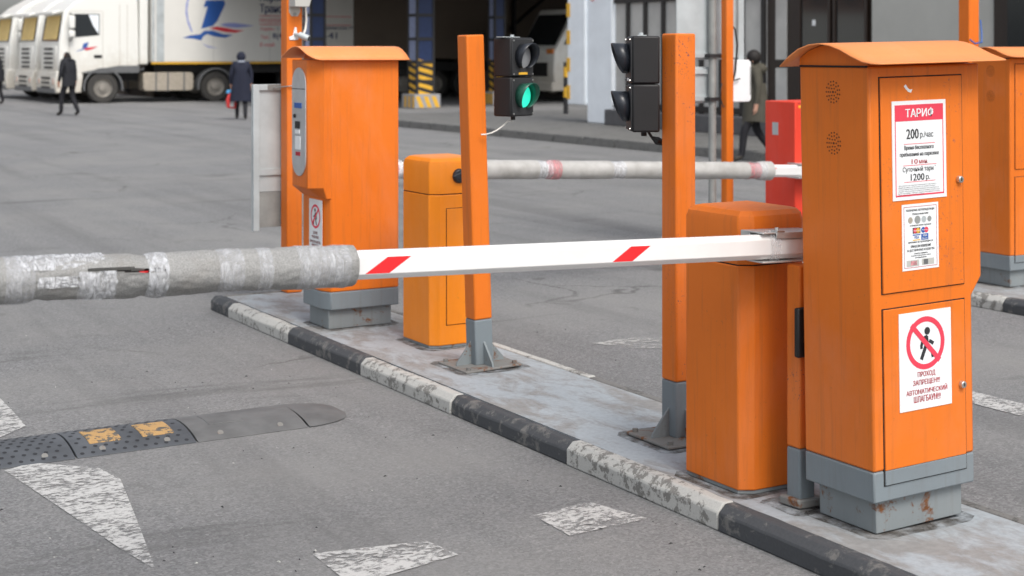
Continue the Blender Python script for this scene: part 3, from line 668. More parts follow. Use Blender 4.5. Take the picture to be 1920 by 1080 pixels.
def signal(name, loc, rz, lit, label):
    """local: lenses face -y"""
    r = empty(name, loc, rz, label, 'traffic light', 'two-lamp signals on the orange posts')
    W, D, H = .18, .115, .40
    for i in range(2):
        z0 = i * .201; b = B(); b.box(-W/2, W/2, 0, D, z0, z0 + .199); s = b.build('lamp_housing', M['black'], r, bevel=.008)
        b = B(); b.box(-W/2 + .006, W/2 - .006, -.006, .001, z0 + .006, z0 + .193); b.build('door_plate', M['dustblack'], s, bevel=.003)
        zc = z0 + .104; rad = .064
        green = lit and i == 0
        b = B(); n = 20; c0 = (0, -.008, zc)
        ctr = b.bm.verts.new((0, -.022, zc)); rg = [b.bm.verts.new((rad * .93 * math.cos(2*math.pi*k_/n), -.008, zc + rad * .93 * math.sin(2*math.pi*k_/n))) for k_ in range(n)]
        for k_ in range(n): b._f([ctr, rg[(k_+1) % n], rg[k_]])
        b.build('lens', M['green'] if green else M['lamp_off'], s, smooth=60)
        b = B(); pts = []
        for k_ in range(25):     # tunnel visor, cut away below
            a = R(-68) + R(316) * k_ / 24; L = .012 + .06 * (.5 + .5 * math.sin(a)) ** .6
            pts.append((b.bm.verts.new((rad * math.cos(a), -.004, zc + rad * math.sin(a))), b.bm.verts.new((rad * 1.04 * math.cos(a), -.006 - L, zc + rad * 1.04 * math.sin(a)))))
        for p0, p1 in zip(pts, pts[1:]): b._f([p0[0], p1[0], p1[1], p0[1]])
        vo = b.build('visor', M['visor_glow'] if green else M['visor'], s, smooth=60); md = vo.modifiers.new('t', 'SOLIDIFY'); md.thickness = .0025
        for sx in (-1, 1):
            for sz in (.014, .184):
                b = B(); b.cyl((sx * .076, -.005, z0 + sz), (sx * .076, -.010, z0 + sz), .0045, 8); b.build('screw', M['steel'], s)
    b = B(); b.box(-.035, .035, -.0075, -.005, .212, .224); b.build('label_strip', M['yellow'] if lit else M['white'], r)
    if lit:
        pass
    b = B(); b.box(-.12 if lit else -.02, .02, .03, .07, .401, .405); b.cyl((-.02, .05, .405), (-.02, .05, .415), .01, 8); b.build('bracket', M['galv'], r)
    b = B(); b.cyl((0, .06, 0), (0, .06, -.02), .012, 10); b.build('cable_gland', M['black'], r)
    return r
p_ = ground(968, 95 + 5, 0)
def at(px, Z): u = (px - 960) / FPX; return (Z * (SY + CY * u), Z * (CY - SY * u))
x, y = at(979, 7.73); s1 = signal('traffic_light', (x, y, 1.7 - 123 * 7.73 / FPX), R(20), True, 'black two-lamp traffic light with the lower green lamp lit')
x, y = at(1181, 6.35); s2 = signal('traffic_light', (x + .02, y + .03, 1.7 - 152 * 6.35 / FPX), R(-62 + 180 - 180 - 90 + 60), False, 'black two-lamp traffic light turned sideways with dark visors')
s2.rotation_euler = (0, 0, R(-118 + 0))
x, y = at(971, 7.73)
b = B(); pts = [Vector((x + .0, y + .05, 1.34))] + [Vector((x - .05 - i * .025, y + .02 + .01 * i, 1.34 - .010 * i - .003 * i * (6 - i))) for i in range(6)]
b.tube(pts, .004, 6); tag(b.build('signal_cable', M['cablew']), 'thin pale cable sagging from the green-lit signal to its post', 'cable')
b = B(); x2, y2 = at(1215, 6.4); b.tube([(x2, y2, 1.36), (x2 + .02, y2, 1.335), (x2 + .04, y2 - .01, 1.32), (x2 + .07, y2 - .02, 1.31)], [.006, .006, .018, .012], 8); tag(b.build('cable_plug', M['black']), 'black cable plug dangling under the sideways signal', 'cable plug')

# tall post behind the plain-backed cabinet, with camera bracket
tp = empty('tall_post', (3.885, 9.5, IH), 0, 'tall orange post behind the card-panel cabinet with white camera mounts', 'post', None, 1.02)
b = B(); b.box(-.054, .054, -.054, .05, 0, 3.0); b.build('shaft', M['orange'], tp, bevel=.006)
b = B(); b.prism([(-.022, 1.80), (.022, 1.80), (.04, 1.83), (.04, 1.92), (-.04, 1.92), (-.04, 1.83)], -.058, -.05, 'y'); b.prism([(-.04, 1.86), (.06, 1.86), (.08, 1.93), (-.04, 1.93)], -.16, -.058, 'y'); b.build('camera_bracket', M['wallg'], tp, bevel=.004)
b = B(); b.cyl((0, -.058, 1.815), (0, -.064, 1.815), .011, 10); b.build('bracket_bolt', M['galv_dark'], tp)
b = B(); b.prism([(-.04, 1.665), (-.012, 1.675), (.0, 1.73), (.012, 1.73), (.02, 1.67), (.03, 1.65), (.0, 1.645), (-.035, 1.645)], -.06, -.05, 'y'); b.build('camera_foot', M['white'], tp, bevel=.003)
b = B(); b.tube([(0, -.06, 1.685), (.015, -.085, 1.68), (.03, -.10, 1.672)], [.01, .012, .012], 10); b.cyl((.02, -.09, 1.68), (.065, -.135, 1.655), .021, 16); b.build('camera', M['galv'], tp)
b = B(); b.disc((.0655, -.1355, 1.6547), (.05, -.05, -.027), .016, 14); b.build('camera_lens', M['black'], tp)
b = B(); b.tube([(.05, -.06, 1.93), (.075, -.06, 1.86), (.08, -.06, 1.78), (.07, -.07, 1.72), (.045, -.1, 1.685)], .0075, 8); b.build('cable', M['cablew'], tp)
b = B(); b.box(-.045, -.02, -.0512, -.049, 1.88, 2.0); b.build('slot', M['black_gap'], tp)
post('tall_post', 8.356, 7.731, 3.2, 0, 'tall orange post rising behind the farther payment cabinets', M['orange'], False, .10, .3)
b = B(); b.tube([(8.29, 7.66, 1.78), (8.32, 7.64, 1.75), (8.40, 7.65, 1.76), (8.43, 7.68, 1.84), (8.44, 7.7, 1.92)], .006, 6); tag(b.build('loose_wires', M['pblue']), 'loose blue wires tied round the tall post by farther cabinet', 'wire')

# grey sign board seen from behind
sb = empty('sign_board', (3.64, 9.58, .0), 0, 'grey metal sign board seen from behind, rust on its frame', 'sign')
b = B(); b.box(0, .045, -.02, .02, .5, 1.475); b.box(.045, .45, -.02, .02, 1.435, 1.475); b.box(.40, .45, -.02, .02, .5, 1.435); b.build('frame', M['galv'], sb, bevel=.003)
b = B(); b.box(.045, .40, -.002, .006, .76, 1.434); b.build('upper_panel', M['galv'], sb)
b = B(); b.box(.045, .40, .002, .01, .52, .758); b.build('lower_panel', M['galv_dark'], sb)
b = B(); b.box(.045, .40, -.016, -.004, .87, .91); b.build('rail', M['galv'], sb)
b = B(); b.box(.10, .2, -.0215, -.0195, 1.437, 1.473); b.build('rust_patch', M['rustplate'], sb)
b = B(); b.tube([(.14, -.026, 1.455), (.18, -.1, 1.46), (.2, -.15, 1.465), (.24, -.15, 1.47)], .004, 6); b.build('tie_wire', M['galv_dark'], sb)

# thin orange post with grey pole, white electrical box, sign backs
np_ = post('sign_post', 8.14, 10.21, 3.0, 0, 'thin orange post with wires, beside a grey pole carrying sign boards', M['orange'], False, .075, .2)
gpole = empty('sign_pole', (8.05, 10.30, IH), 0, 'grey pole holding large pale sign boards, seen from behind', 'sign pole')
b = B(); b.cyl((0, 0, 0), (0, 0, 3.2), .033, 16); b.build('pole', M['galv_dark'], gpole)
for z0, z1, x0_, x1_ in ((1.16, 1.47, -.32, .0), (1.53, 2.9, -.34, .36)):
    b = B(); b.box(x0_, x1_, .05, .062, z0, z1); bd = b.build('sign_board', M['galv'], gpole, bevel=.01)
    for zz in (z1 - .06, z0 + .02): b = B(); b.box(x0_, x1_, .03, .049, zz, zz + .04); b.build('rail', M['galv'], bd)
    b = B(); b.box(-.06, .06, -.045, .05, z0 + .02, z0 + .05); b.build('pole_clamp', M['dark'], bd)
b = B(); b.box(.30, .36, .02, .064, 1.5, 2.9); b.build('board_edge', M['galv'], gpole)
eb = empty('electrical_box', (8.18, 10.26, 1.321), 0, 'white plastic electrical box with rounded corners on the thin orange post', 'electrical box')
def rrect(x0, x1, z0, z1, r): 
    out = []
    for cx, cz, a0 in ((x1 - r, z1 - r, 0), (x0 + r, z1 - r, 90), (x0 + r, z0 + r, 180), (x1 - r, z0 + r, 270)):
        out += [(cx + r * math.cos(R(a0 + 18 * i)), cz + r * math.sin(R(a0 + 18 * i))) for i in range(6)]
    return out
b = B(); b.prism(rrect(0, .22, -.06, .30, .035), -.05, .06, 'y'); b.build('case', M['white'], eb, bevel=.006)
b = B(); b.box(.205, .212, -.054, -.049, .0, .24); b.build('hinge', M['galv_dark'], eb)
b = B(); b.tube([(-.03, -.06, .62), (.03, -.07, .56), (.05, -.07, .42), (.03, -.07, .2), (.0, -.06, .08)], .008, 8); b.tube([(-.05, -.06, .12), (.03, -.075, .13), (.08, -.07, .14)], .006, 6); b.build('cable', M['cable'], eb)
b = B(); b.tube([(-.10, -.05, .10), (-.13, -.06, .0), (-.10, -.07, -.10), (-.05, -.06, -.06), (-.06, -.06, .08)], .005, 6); b.build('cable_loop', M['cable'], eb)

# ------------------------------------------------------------------ speed bump
sbm = empty('speed_bump', (0, 6.37, 0), 0, 'black rubber speed bump with worn yellow pads across the near lane', 'speed bump')
def bump_prof(t): return .042 * math.sin(math.pi * min(1, max(0, t))) ** .75 if 0 < t < 1 else 0
def bseg(xa, xb, mat, pads, studs, name='segment'):
    b = B(); n = 12; D = .46
    pr = [(D * i / n, max(.004, bump_prof(i / n))) for i in range(n + 1)] + [(D, 0), (0, 0)]
    b.prism(pr, xa + .004, xb - .004, 'x'); o = b.build(name, mat, sbm, bevel=.004, smooth=40)
    def surf(x, d): return Vector((x, D * d, bump_prof(d)))
    if studs:
        q = B()
        for i in range(11):
            for j in range(9):
                d = .06 + j * .105; x = xa + .03 + (i + .5 * (j % 2)) * .045
                if x > xb - .02 or any(pa - .02 < x < pb + .02 and .2 < d < .62 for pa, pb in pads): continue
                nn = Vector((0, -(bump_prof(d + .02) - bump_prof(d - .02)) / (.04 * D), 1)); q.disc(surf(x, d) + nn.normalized() * .0012, nn, .0095, 8)
        st = q.build('dimples', M['stud'], o, smooth=0); st['kind'] = 'stuff'
    for pa, pb in pads:
        q = B(); pr2 = [(D * t, bump_prof(t) + .004) for t in (.22, .3, .38, .46, .54, .6)] + [(D * t, bump_prof(t) - .004) for t in (.6, .54, .46, .38, .3, .22)]
        q.prism(pr2, pa, pb, 'x'); q.build('yellow_pad', M['padyellow'], o, bevel=.002)
    for xx in (xa + .12, xb - .12):
        q = B(); q.disc(surf(xx, .1) + Vector((0, -.001, .003)), (0, -.6, .8), .014, 10); q.build('bolt_hole', M['rustplate'], o, smooth=0)
    return o
bseg(1.65, 2.17, M['rubber'], [(1.73, 1.87), (1.96, 2.10)], True); bseg(1.13, 1.65, M['rubber'], [], True); bseg(.61, 1.13, M['rubber'], [(.7, .84), (.93, 1.07)], True); bseg(.09, .61, M['rubber'], [], True); bseg(-.43, .09, M['rubber'], [], True)
o = bseg(2.17, 2.69, M['rubber_dusty'], [], False); q = B(); pr2 = [(.46 * t, bump_prof(t) + .003) for t in (.3, .42, .54, .66)] + [(.46 * t, bump_prof(t) - .004) for t in (.66, .54, .42, .3)]; q.prism(pr2, 2.27, 2.43, 'x'); q.build('blank_pad', M['rubber_dusty'], o, bevel=.002)
b = B(); n = 10; rows = []
for i in range(n + 1):
    t = i / n; x = 2.694 + .25 * t; s_ = math.sqrt(max(0, 1 - t ** 2)); row = []
    for j in range(11):
        d = .5 + (j / 10 - .5) * (.25 + .75 * s_); row.append(b.bm.verts.new((x, .46 * d, .004 + max(0, bump_prof(j / 10)) * .8 * s_)))
    rows.append(row)
for i in range(n):
    for j in range(10): b._f([rows[i][j], rows[i+1][j], rows[i+1][j+1], rows[i][j+1]])
for f_ in b.bm.faces: f_.normal_flip()
bmesh.ops.recalc_face_normals(b.bm, faces=b.bm.faces[:]); b.build('end_cap', M['rubber_dusty'], sbm, smooth=60)

# small litter and grit on the asphalt
b = B()
for i in range(170):
    px = random.uniform(0, 1400); py = random.uniform(600, 1075); p0 = ground(px, py)
    if p0.x > 3.3 and p0.x < 4.15: continue
    r = random.uniform(.0015, .005); a = random.uniform(0, 6.28); L = random.uniform(1, 2.6)
    c_, s_ = math.cos(a), math.sin(a)
    vs = [b.bm.verts.new(p0 + Vector((c_ * u * r * L - s_ * v * r, s_ * u * r * L + c_ * v * r, hz))) for u, v, hz in ((-1, -.6, .001), (1, -.5, .001), (.8, .6, .002), (-.7, .7, .001), (0, 0, r * .9 + .002))]
    b.mi = 0 if random.random() < .85 else 1
    for q in ((0, 1, 4), (1, 2, 4), (2, 3, 4), (3, 0, 4)): b._f([vs[k_] for k_ in q])
lit_ = b.build('grit', [M['dark'], M['wallg']], smooth=0); tag(lit_, 'scattered dark grit and pale crumbs on the asphalt', 'grit', kind='stuff')

# ------------------------------------------------------------------ people
def person(name, loc, rz, label, J, edges, rads, mats, hem, extras=None):
    """J joints (dict name -> xyz, facing +y), skin surface; mats: (skin, top, trousers, shoe, hair)"""
    root = empty(name, loc, rz, label, 'person')
    names = list(J); me = bpy.data.meshes.new('sk'); me.from_pydata([J[k_] for k_ in names], [(names.index(a), names.index(b_)) for a, b_ in edges], [])
    ob = bpy.data.objects.new('sk', me); COL.objects.link(ob)
    sk = ob.modifiers.new('skin', 'SKIN'); sk.use_smooth_shade = True; ss = ob.modifiers.new('sub', 'SUBSURF'); ss.levels = 1; ss.render_levels = 1
    for i, k_ in enumerate(names):
        r = rads[k_]; me.skin_vertices[0].data[i].radius = (r if isinstance(r, tuple) else (r, r)); me.skin_vertices[0].data[i].use_root = (k_ == 'pelvis')
    dg = bpy.context.evaluated_depsgraph_get(); m2 = bpy.data.meshes.new_from_object(ob.evaluated_get(dg)); bpy.data.objects.remove(ob)
    for m in mats: m2.materials.append(m)
    hd = Vector(J['head'])
    for p in m2.polygons:
        c = p.center; p.use_smooth = True
        near_hand = min((c - Vector(J[h_])).length for h_ in ('handL', 'handR')) < .10 and c.z < J['elbowL'][2]
        if c.z > J['neck'][2] + .03: p.material_index = 4 if (c.y < hd.y + .045 or c.z > hd.z + .06) else 0
        elif near_hand: p.material_index = 0
        elif c.z < .10: p.material_index = 3
        elif c.z < hem and abs(c.x) < .26 and not any((c - Vector(J[h_])).length < .16 for h_ in ('handL', 'handR')): p.material_index = 2
        else: p.material_index = 1
    m2.name = 'body'; bo = bpy.data.objects.new('body', m2); link(bo, root)
    return root
def figure(h=1.72, stride=.22, arm=.1, coat=False, bend=.05):
    s = h / 1.72
    J = dict(pelvis=(0, 0, .93), spine=(0, .01, 1.12), chest=(0, bend * .5, 1.32), neck=(0, bend, 1.48), head=(0, bend + .02, 1.56), crown=(0, bend + .02, 1.66),
             hipL=(-.09, 0, .9), kneeL=(-.10, stride * .55 + .03, .49), ankleL=(-.10, stride * .75, .09), toeL=(-.11, stride * .75 + .15, .045),
             hipR=(.09, 0, .9), kneeR=(.10, -stride * .2 + .03, .49), ankleR=(.10, -stride, .11), toeR=(.11, -stride + .14, .045),
             shL=(-.18, bend * .8, 1.40), elbowL=(-.25, bend - arm * .3, 1.14), wristL=(-.25, bend + arm * .4, .90), handL=(-.245, bend + arm * .6, .81),
             shR=(.18, bend * .8, 1.40), elbowR=(.25, bend + arm * .1, 1.14), wristR=(.25, bend - arm * .2, .90), handR=(.245, bend - arm * .1, .81))
    E = [('pelvis', 'spine'), ('spine', 'chest'), ('chest', 'neck'), ('neck', 'head'), ('head', 'crown'), ('pelvis', 'hipL'), ('hipL', 'kneeL'), ('kneeL', 'ankleL'), ('ankleL', 'toeL'), ('pelvis', 'hipR'), ('hipR', 'kneeR'), ('kneeR', 'ankleR'), ('ankleR', 'toeR'),
         ('chest', 'shL'), ('shL', 'elbowL'), ('elbowL', 'wristL'), ('wristL', 'handL'), ('chest', 'shR'), ('shR', 'elbowR'), ('elbowR', 'wristR'), ('wristR', 'handR')]
    Rr = dict(pelvis=(.17, .125), spine=(.165, .12), chest=(.18, .125), neck=.06, head=(.075, .09), crown=(.06, .07), hipL=.10, kneeL=.07, ankleL=.052, toeL=(.042, .035), hipR=.10, kneeR=.07, ankleR=.052, toeR=(.042, .035),
              shL=.078, elbowL=.058, wristL=.042, handL=(.034, .02), shR=.078, elbowR=.058, wristR=.042, handR=(.034, .02))
    for sd, sg_ in (('L', -1), ('R', 1)):           # fingers and thumb, slightly curled
        hx, hy, hz = J['hand' + sd]
        for i in range(4):
            J[f'f{i}{sd}'] = (hx - sg_ * .004, hy + (i - 1.5) * .018, hz - .055); J[f'g{i}{sd}'] = (hx - sg_ * .02, hy + (i - 1.5) * .018 + .004, hz - .085 + .006 * abs(i - 1.5))
            E += [('hand' + sd, f'f{i}{sd}'), (f'f{i}{sd}', f'g{i}{sd}')]; Rr[f'f{i}{sd}'] = .0095; Rr[f'g{i}{sd}'] = .0085
        J['th' + sd] = (hx - sg_ * .01, hy + .045, hz - .02); E.append(('hand' + sd, 'th' + sd)); Rr['th' + sd] = .0105
    return {k_: tuple(c * s for c in v) for k_, v in J.items()}, E, {k_: (tuple(c * s for c in v) if isinstance(v, tuple) else v * s) for k_, v in Rr.items()}
def coat_skirt(root, z0, z1, r0, r1, mat, yo=0., name='coat_skirt'):
    b = B(); n = 24; rings = []
    for i in range(7):
        t = i / 6; z = z1 + (z0 - z1) * t; r = r1 + (r0 - r1) * t
        rings.append([b.bm.verts.new((r * math.cos(a) * (1 + .05 * math.sin(5 * a + i)), yo + r * .72 * math.sin(a) * (1 + .06 * math.sin(4 * a)), z + (.012 * math.sin(3 * a) if i == 6 else 0))) for a in [2 * math.pi * q / n for q in range(n)]])
    for a_, c_ in zip(rings, rings[1:]):
        for q in range(n): b._f([a_[q], a_[(q+1) % n], c_[(q+1) % n], c_[q]])
    b._f(rings[0]); bmesh.ops.recalc_face_normals(b.bm, faces=b.bm.faces[:]); return b.build(name, mat, root, smooth=60)
def ball(root, name, c, r, mat, sq=(1, 1, 1)):
    bm2 = bmesh.new(); bmesh.ops.create_icosphere(bm2, subdivisions=3, radius=1); b = B(); b.mesh(bm2, Matrix.Translation(c) @ Matrix.Diagonal((r * sq[0], r * sq[1], r * sq[2], 1))); bm2.free(); return b.build(name, mat, root, smooth=80)
def face_details(root, J):
    h = Vector(J['head']); 
    for sx in (-1, 1):
        ball(root, 'ear', h + Vector((sx * .078, 0, .01)), .02, M['skin'], (.4, .8, 1.3)); ball(root, 'eye', h + Vector((sx * .03, .088, .02)), .009, M['txt'])
    ball(root, 'nose', h + Vector((0, .10, -.01)), .014, M['skin'], (.8, 1.2, 1.4)); ball(root, 'mouth', h + Vector((0, .088, -.045)), .014, M['txtred'], (1.5, .5, .35))
# man beside the lorry
J, E, Q = figure(1.74, .24, .1); rt = person('person', (10.1, 39.77, 0), R(28), 'person in black jacket and dark trousers walking towards the white lorry', J, E, Q, [M['skin'], M['cloth_black'], M['cloth_dark'], M['shoe'], M['hair']], .86)
face_details(rt, J); coat_skirt(rt, .78, 1.12, .205, .19, M['cloth_black'], .005, 'jacket_hem'); ball(rt, 'collar', Vector((0, .03, 1.47)), .105, M['cloth_black'], (1.1, .95, .5))
# woman with a bag
J, E, Q = figure(1.68, .28, .12); rt = person('person', (13.2, 35.5, 0), R(-20), 'person in long navy coat and hood walking away with a red bag', J, E, Q, [M['skin'], M['cloth_navy'], M['cloth_dark'], M['shoe'], M['cloth_navy']], .5)
face_details(rt, J); coat_skirt(rt, .46, 1.15, .27, .19, M['cloth_navy']); ball(rt, 'hood', Vector((0, .04, 1.55)), .112, M['cloth_navy'], (1, 1, 1.15)); ball(rt, 'scarf', Vector((0, .04, 1.43)), .11, M['scarf'], (1.05, 1, .4))
hand = Vector(J['handL']); bag = empty('shopping_bag', (0, 0, 0)); bag.location = rt.matrix_basis @ (hand + Vector((0, 0, -.08))); tag(bag, 'red and white plastic shopping bag hanging from a hand', 'bag')
b = B(); b.prism([(-.11, -.42), (.11, -.44), (.13, -.2), (.08, -.05), (-.07, -.05), (-.13, -.22)], -.05, .05, 'y'); b.build('sack', M['bagred'], bag, bevel=.03, segs=3)
b = B(); b.prism([(-.06, -.38), (.05, -.4), (.06, -.22), (-.02, -.2)], -.056, .056, 'y'); b.build('white_print', M['white'], bag, bevel=.01)
b = B(); b.prism([(-.13, -.06), (-.03, -.06), (0, .03), (-.1, .02)], -.04, .04, 'y'); b.build('blue_bag_top', M['bagblue'], bag, bevel=.015)
b = B(); b.tube([(-.05, 0, -.06), (0, 0, .04), (.05, 0, -.06)], .006, 6); b.build('handle', M['bagred'], bag)
# passer-by behind the red barrier
J, E, Q = figure(1.70, .34, .05); rt = person('person', (15.02, 18.15, 0), R(68), 'person in dark khaki hooded coat striding past the dark doors', J, E, Q, [M['skin'], M['cloth_khaki'], M['cloth_dark'], M['shoe'], M['hair']], .6)
face_details(rt, J); coat_skirt(rt, .62, 1.2, .30, .22, M['cloth_khaki']); ball(rt, 'hair', Vector((0, .03, 1.60)), .108, M['hair'], (1, 1.05, 1.1)); ball(rt, 'hood', Vector((0, -.05, 1.42)), .14, M['cloth_khaki'], (1.1, .9, .7))
# someone in front of the lorries
J, E, Q = figure(1.7, .1, .05); rt = person('person', (10.35, 49.3, 0), R(60), 'person in dark jacket standing before the parked lorries', J, E, Q, [M['skin'], M['cloth_black'], M['cloth_dark'], M['shoe'], M['hair']], .8)
face_details(rt, J); coat_skirt(rt, .74, 1.12, .22, .2, M['cloth_black'], 0, 'jacket_hem')

# ------------------------------------------------------------------ lorries
def wheel(parent, x, y, z=.5, r=.5):
    b = B(); n = 32; prof = [(.0, r * .60), (.0, r * .93), (.03, r), (.27, r), (.30, r * .93), (.30, r * .6)]
    rings = [[b.bm.verts.new((x + q * math.cos(2*math.pi*i/n), y + a, z + q * math.sin(2*math.pi*i/n))) for i in range(n)] for a, q in prof]
    for A, C_ in zip(rings, rings[1:]):
        for i in range(n): b._f([A[i], A[(i+1) % n], C_[(i+1) % n], C_[i]])
    bmesh.ops.recalc_face_normals(b.bm, faces=b.bm.faces[:]); t = b.build('tyre', M['tyre'], parent, smooth=40)
    b = B(); prof = [(.02, r * .61), (.05, r * .55), (.09, r * .5), (.085, r * .28), (.03, r * .25), (.02, r * .15), (.02, .001)]
    rings = [[b.bm.verts.new((x + q * math.cos(2*math.pi*i/n), y + a, z + q * math.sin(2*math.pi*i/n))) for i in range(n)] for a, q in prof]
    for A, C_ in zip(rings, rings[1:]):
        for i in range(n): b._f([A[i], A[(i+1) % n], C_[(i+1) % n], C_[i]])
    bmesh.ops.recalc_face_normals(b.bm, faces=b.bm.faces[:]); b.build('rim', M['rim'], t, smooth=40)
    b = B()
    for i in range(10):
        a = 2 * math.pi * i / 10; b.cyl((x + r * .38 * math.cos(a), y + .084, z + r * .38 * math.sin(a)), (x + r * .38 * math.cos(a), y + .05, z + r * .38 * math.sin(a)), .016, 6)
    b.build('wheel_nuts', M['galv_dark'], t)
    return t
def tractor(loc, label, logo):
    """origin: front, near side, ground; truck points to -x, near side is -y"""
    r = empty('lorry', loc, 0, label, 'lorry', 'white lorries parked side by side')
    Wd = 2.5
    side = [(.04, .75), (.0, 1.1), (.02, 1.95), (.17, 2.95), (.5, 3.25), (1.4, 3.75), (2.35, 3.95), (2.55, 3.9), (2.62, 1.25), (2.45, 1.1), (2.35, 1.02), (.75, .95)]
    b = B(); b.prism([(x, z) for x, z in side], .03, Wd - .03, 'y'); cab = b.build('cab', M['truckw'], r, bevel=.06, segs=3)
    b = B(); b.prism([(-.10, .35), (.72, .35), (.72, .5), (.78, .95), (-.06, 1.05), (-.12, .7)], 0.0, Wd, 'y'); b.build('bumper', M['truckw'], r, bevel=.04)
    # windscreen, yellow panel painted as its reflection, side window
    def scr(t): return .02 + (.17 - .02) * t, 1.95 + 1.0 * t
    (xa, za), (xb, zb) = scr(.05), scr(.88)
    b = B(); b.poly([(xa - .008, .16, za), (xa - .008, Wd - .16, za), (xb - .008, Wd - .2, zb), (xb - .008, .2, zb)]); ws = b.build('windscreen', M['glass'], cab, smooth=0)
    b = B(); b.poly([(xa - .014, .3, za + .06), (xa - .014, 2.1, za + .06), (xb - .014, 2.1, zb), (xb - .014, .3, zb)]); b.build('yellow_reflection', M['reflection_yellow'], ws, smooth=0)
    b = B(); b.prism([(-.2, 2.84), (.12, 2.94), (.16, 3.0), (-.18, 2.95)], .1, Wd - .1, 'y'); b.build('sun_visor', M['truckw'], cab, bevel=.02)
    b = B(); b.prism([(.42, 2.12), (1.3, 2.2), (1.3, 2.88), (.5, 2.88), (.38, 2.76)], .02, .029, 'y'); sw = b.build('side_window', M['glass'], cab)
    b = B(); b.poly([(1.27, .018, 2.24), (1.27, .018, 2.85), (.95, .018, 2.85), (1.1, .018, 2.5)]); b.build('net_curtain', M['wallw'], sw, smooth=0)
    for xx in (.33, 1.40): b = B(); b.box(xx, xx + .012, .026, .031, 1.0, 2.95); b.build('door_seam', M['tank'], cab)
    b = B(); b.box(.33, 1.40, .026, .031, 2.96, 2.97); b.build('door_seam', M['tank'], cab)
    for xx in (1.95, 2.2): b = B(); b.box(xx, xx + .012, .026, .031, 1.2, 3.2); b.build('panel_seam', M['tank'], cab)
    b = B(); b.box(1.12, 1.38, .02, .031, 1.46, 1.56); b.build('door_handle', M['black'], cab)
    for z0, z1 in ((2.4, 2.82), (2.12, 2.35)):
        b = B(); b.box(.26, .46, -.26, -.10, z0, z1); b.build('mirror', M['truckw'], cab, bevel=.05, segs=3)
    b = B(); b.tube([(.36, .03, 2.88), (.36, -.18, 2.88), (.36, -.18, 2.05), (.36, .03, 2.02)], .02, 8); b.build('mirror_arm', M['black'], cab)
    # front face
    b = B(); b.box(-.02, .03, .3, Wd - .3, 1.05, 1.85); gr = b.build('grille', M['truckw'], cab, bevel=.02)
    for i in range(5): b = B(); b.box(-.035, -.018, .7, Wd - .7, 1.12 + i * .15, 1.19 + i * .15); b.build('grille_slot', M['black'], gr)
    for i in range(3): b = B(); b.box(-.13, -.11, .7, Wd - .7, .48 + i * .15, .55 + i * .15); b.build('bumper_slot', M['black'], gr)
    for sy in (.12, Wd - .5):
        b = B(); b.box(-.135, -.1, sy, sy + .38, .62, .82); hl = b.build('headlight', M['headlight'], r, bevel=.02); b = B(); b.box(-.14, -.1, sy + .02, sy + .1, .64, .8); b.build('indicator', M['amber'], hl)
    b = B(); b.box(-.13, .0, 0.05, Wd - .05, .33, .5); b.build('lower_spoiler', M['truckg'], r, bevel=.03)
    # chassis, mudguard, tank, wheels
    b = B(); b.box(.7, 6.4, .85, 1.65, .7, 1.0); b.build('chassis', M['dark'], r)
    b = B(); b.prism([(.72, .97), (2.6, .97), (2.62, 1.22), (1.9, 1.22), (.78, 1.02)], .015, .6, 'y'); b.build('side_skirt', M['truckg'], r, bevel=.02)
    def guard(xc, r_):
        b = B(); n = 14; o_, i_ = [], []
        for q in range(n + 1):
            a = R(-8 + 196 * q / n); o_.append((xc + (r_ + .05) * math.cos(a), .5 + (r_ + .05) * math.sin(a))); i_.append((xc + r_ * math.cos(a), .5 + r_ * math.sin(a)))
        for q in range(n): b.prism([o_[q], o_[q+1], i_[q+1], i_[q]], .0, .42, 'y')
        b.build('mudguard', M['truckg'], r, smooth=50)
    guard(1.42, .60); guard(5.2, .58)
    for xx in (1.42, 5.2):
        wheel(r, xx, .06); wheel(r, xx, Wd - .36)
    b = B(); b.prism(rrect(2.75, 4.45, .38, .98, .12), .08, .68, 'y'); tk = b.build('fuel_tank', M['tank'], r, bevel=.02)
    for xx in (3.15, 3.55, 4.1): b = B(); b.prism(rrect(xx, xx + .05, .37, .99, .02), .07, .69, 'y'); b.build('tank_strap', M['truckg'], tk)
    b = B(); b.box(2.62, 2.9, 0.06, Wd - .06, 1.25, 3.7); b.build('side_deflector', M['truckw'], r, bevel=.03)
    if logo:
        def lp(pts, m, nm): q = B(); q.poly([(x, .024, z) for x, z in pts]); q.build(nm, m, cab, smooth=0)
        lp([(.78, 1.92), (.95, 1.98), (.9, 1.80), (.74, 1.77)], M['pblue'], 'logo_mark'); lp([(.5, 1.66), (.75, 1.76), (.95, 1.79), (.75, 1.72)], M['pblue'], 'logo_wing'); lp([(.78, 1.78), (1.25, 1.84), (1.05, 1.74), (.86, 1.70)], M['pred'], 'logo_wing')
    return r
TY = 48.9
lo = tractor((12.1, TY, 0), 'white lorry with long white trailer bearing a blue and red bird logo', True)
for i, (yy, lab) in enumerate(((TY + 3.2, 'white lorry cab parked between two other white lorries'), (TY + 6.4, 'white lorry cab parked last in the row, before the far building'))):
    c = copy_tree(lo); c.location = (12.1 - .15 * i, yy, 0); c['label'] = lab
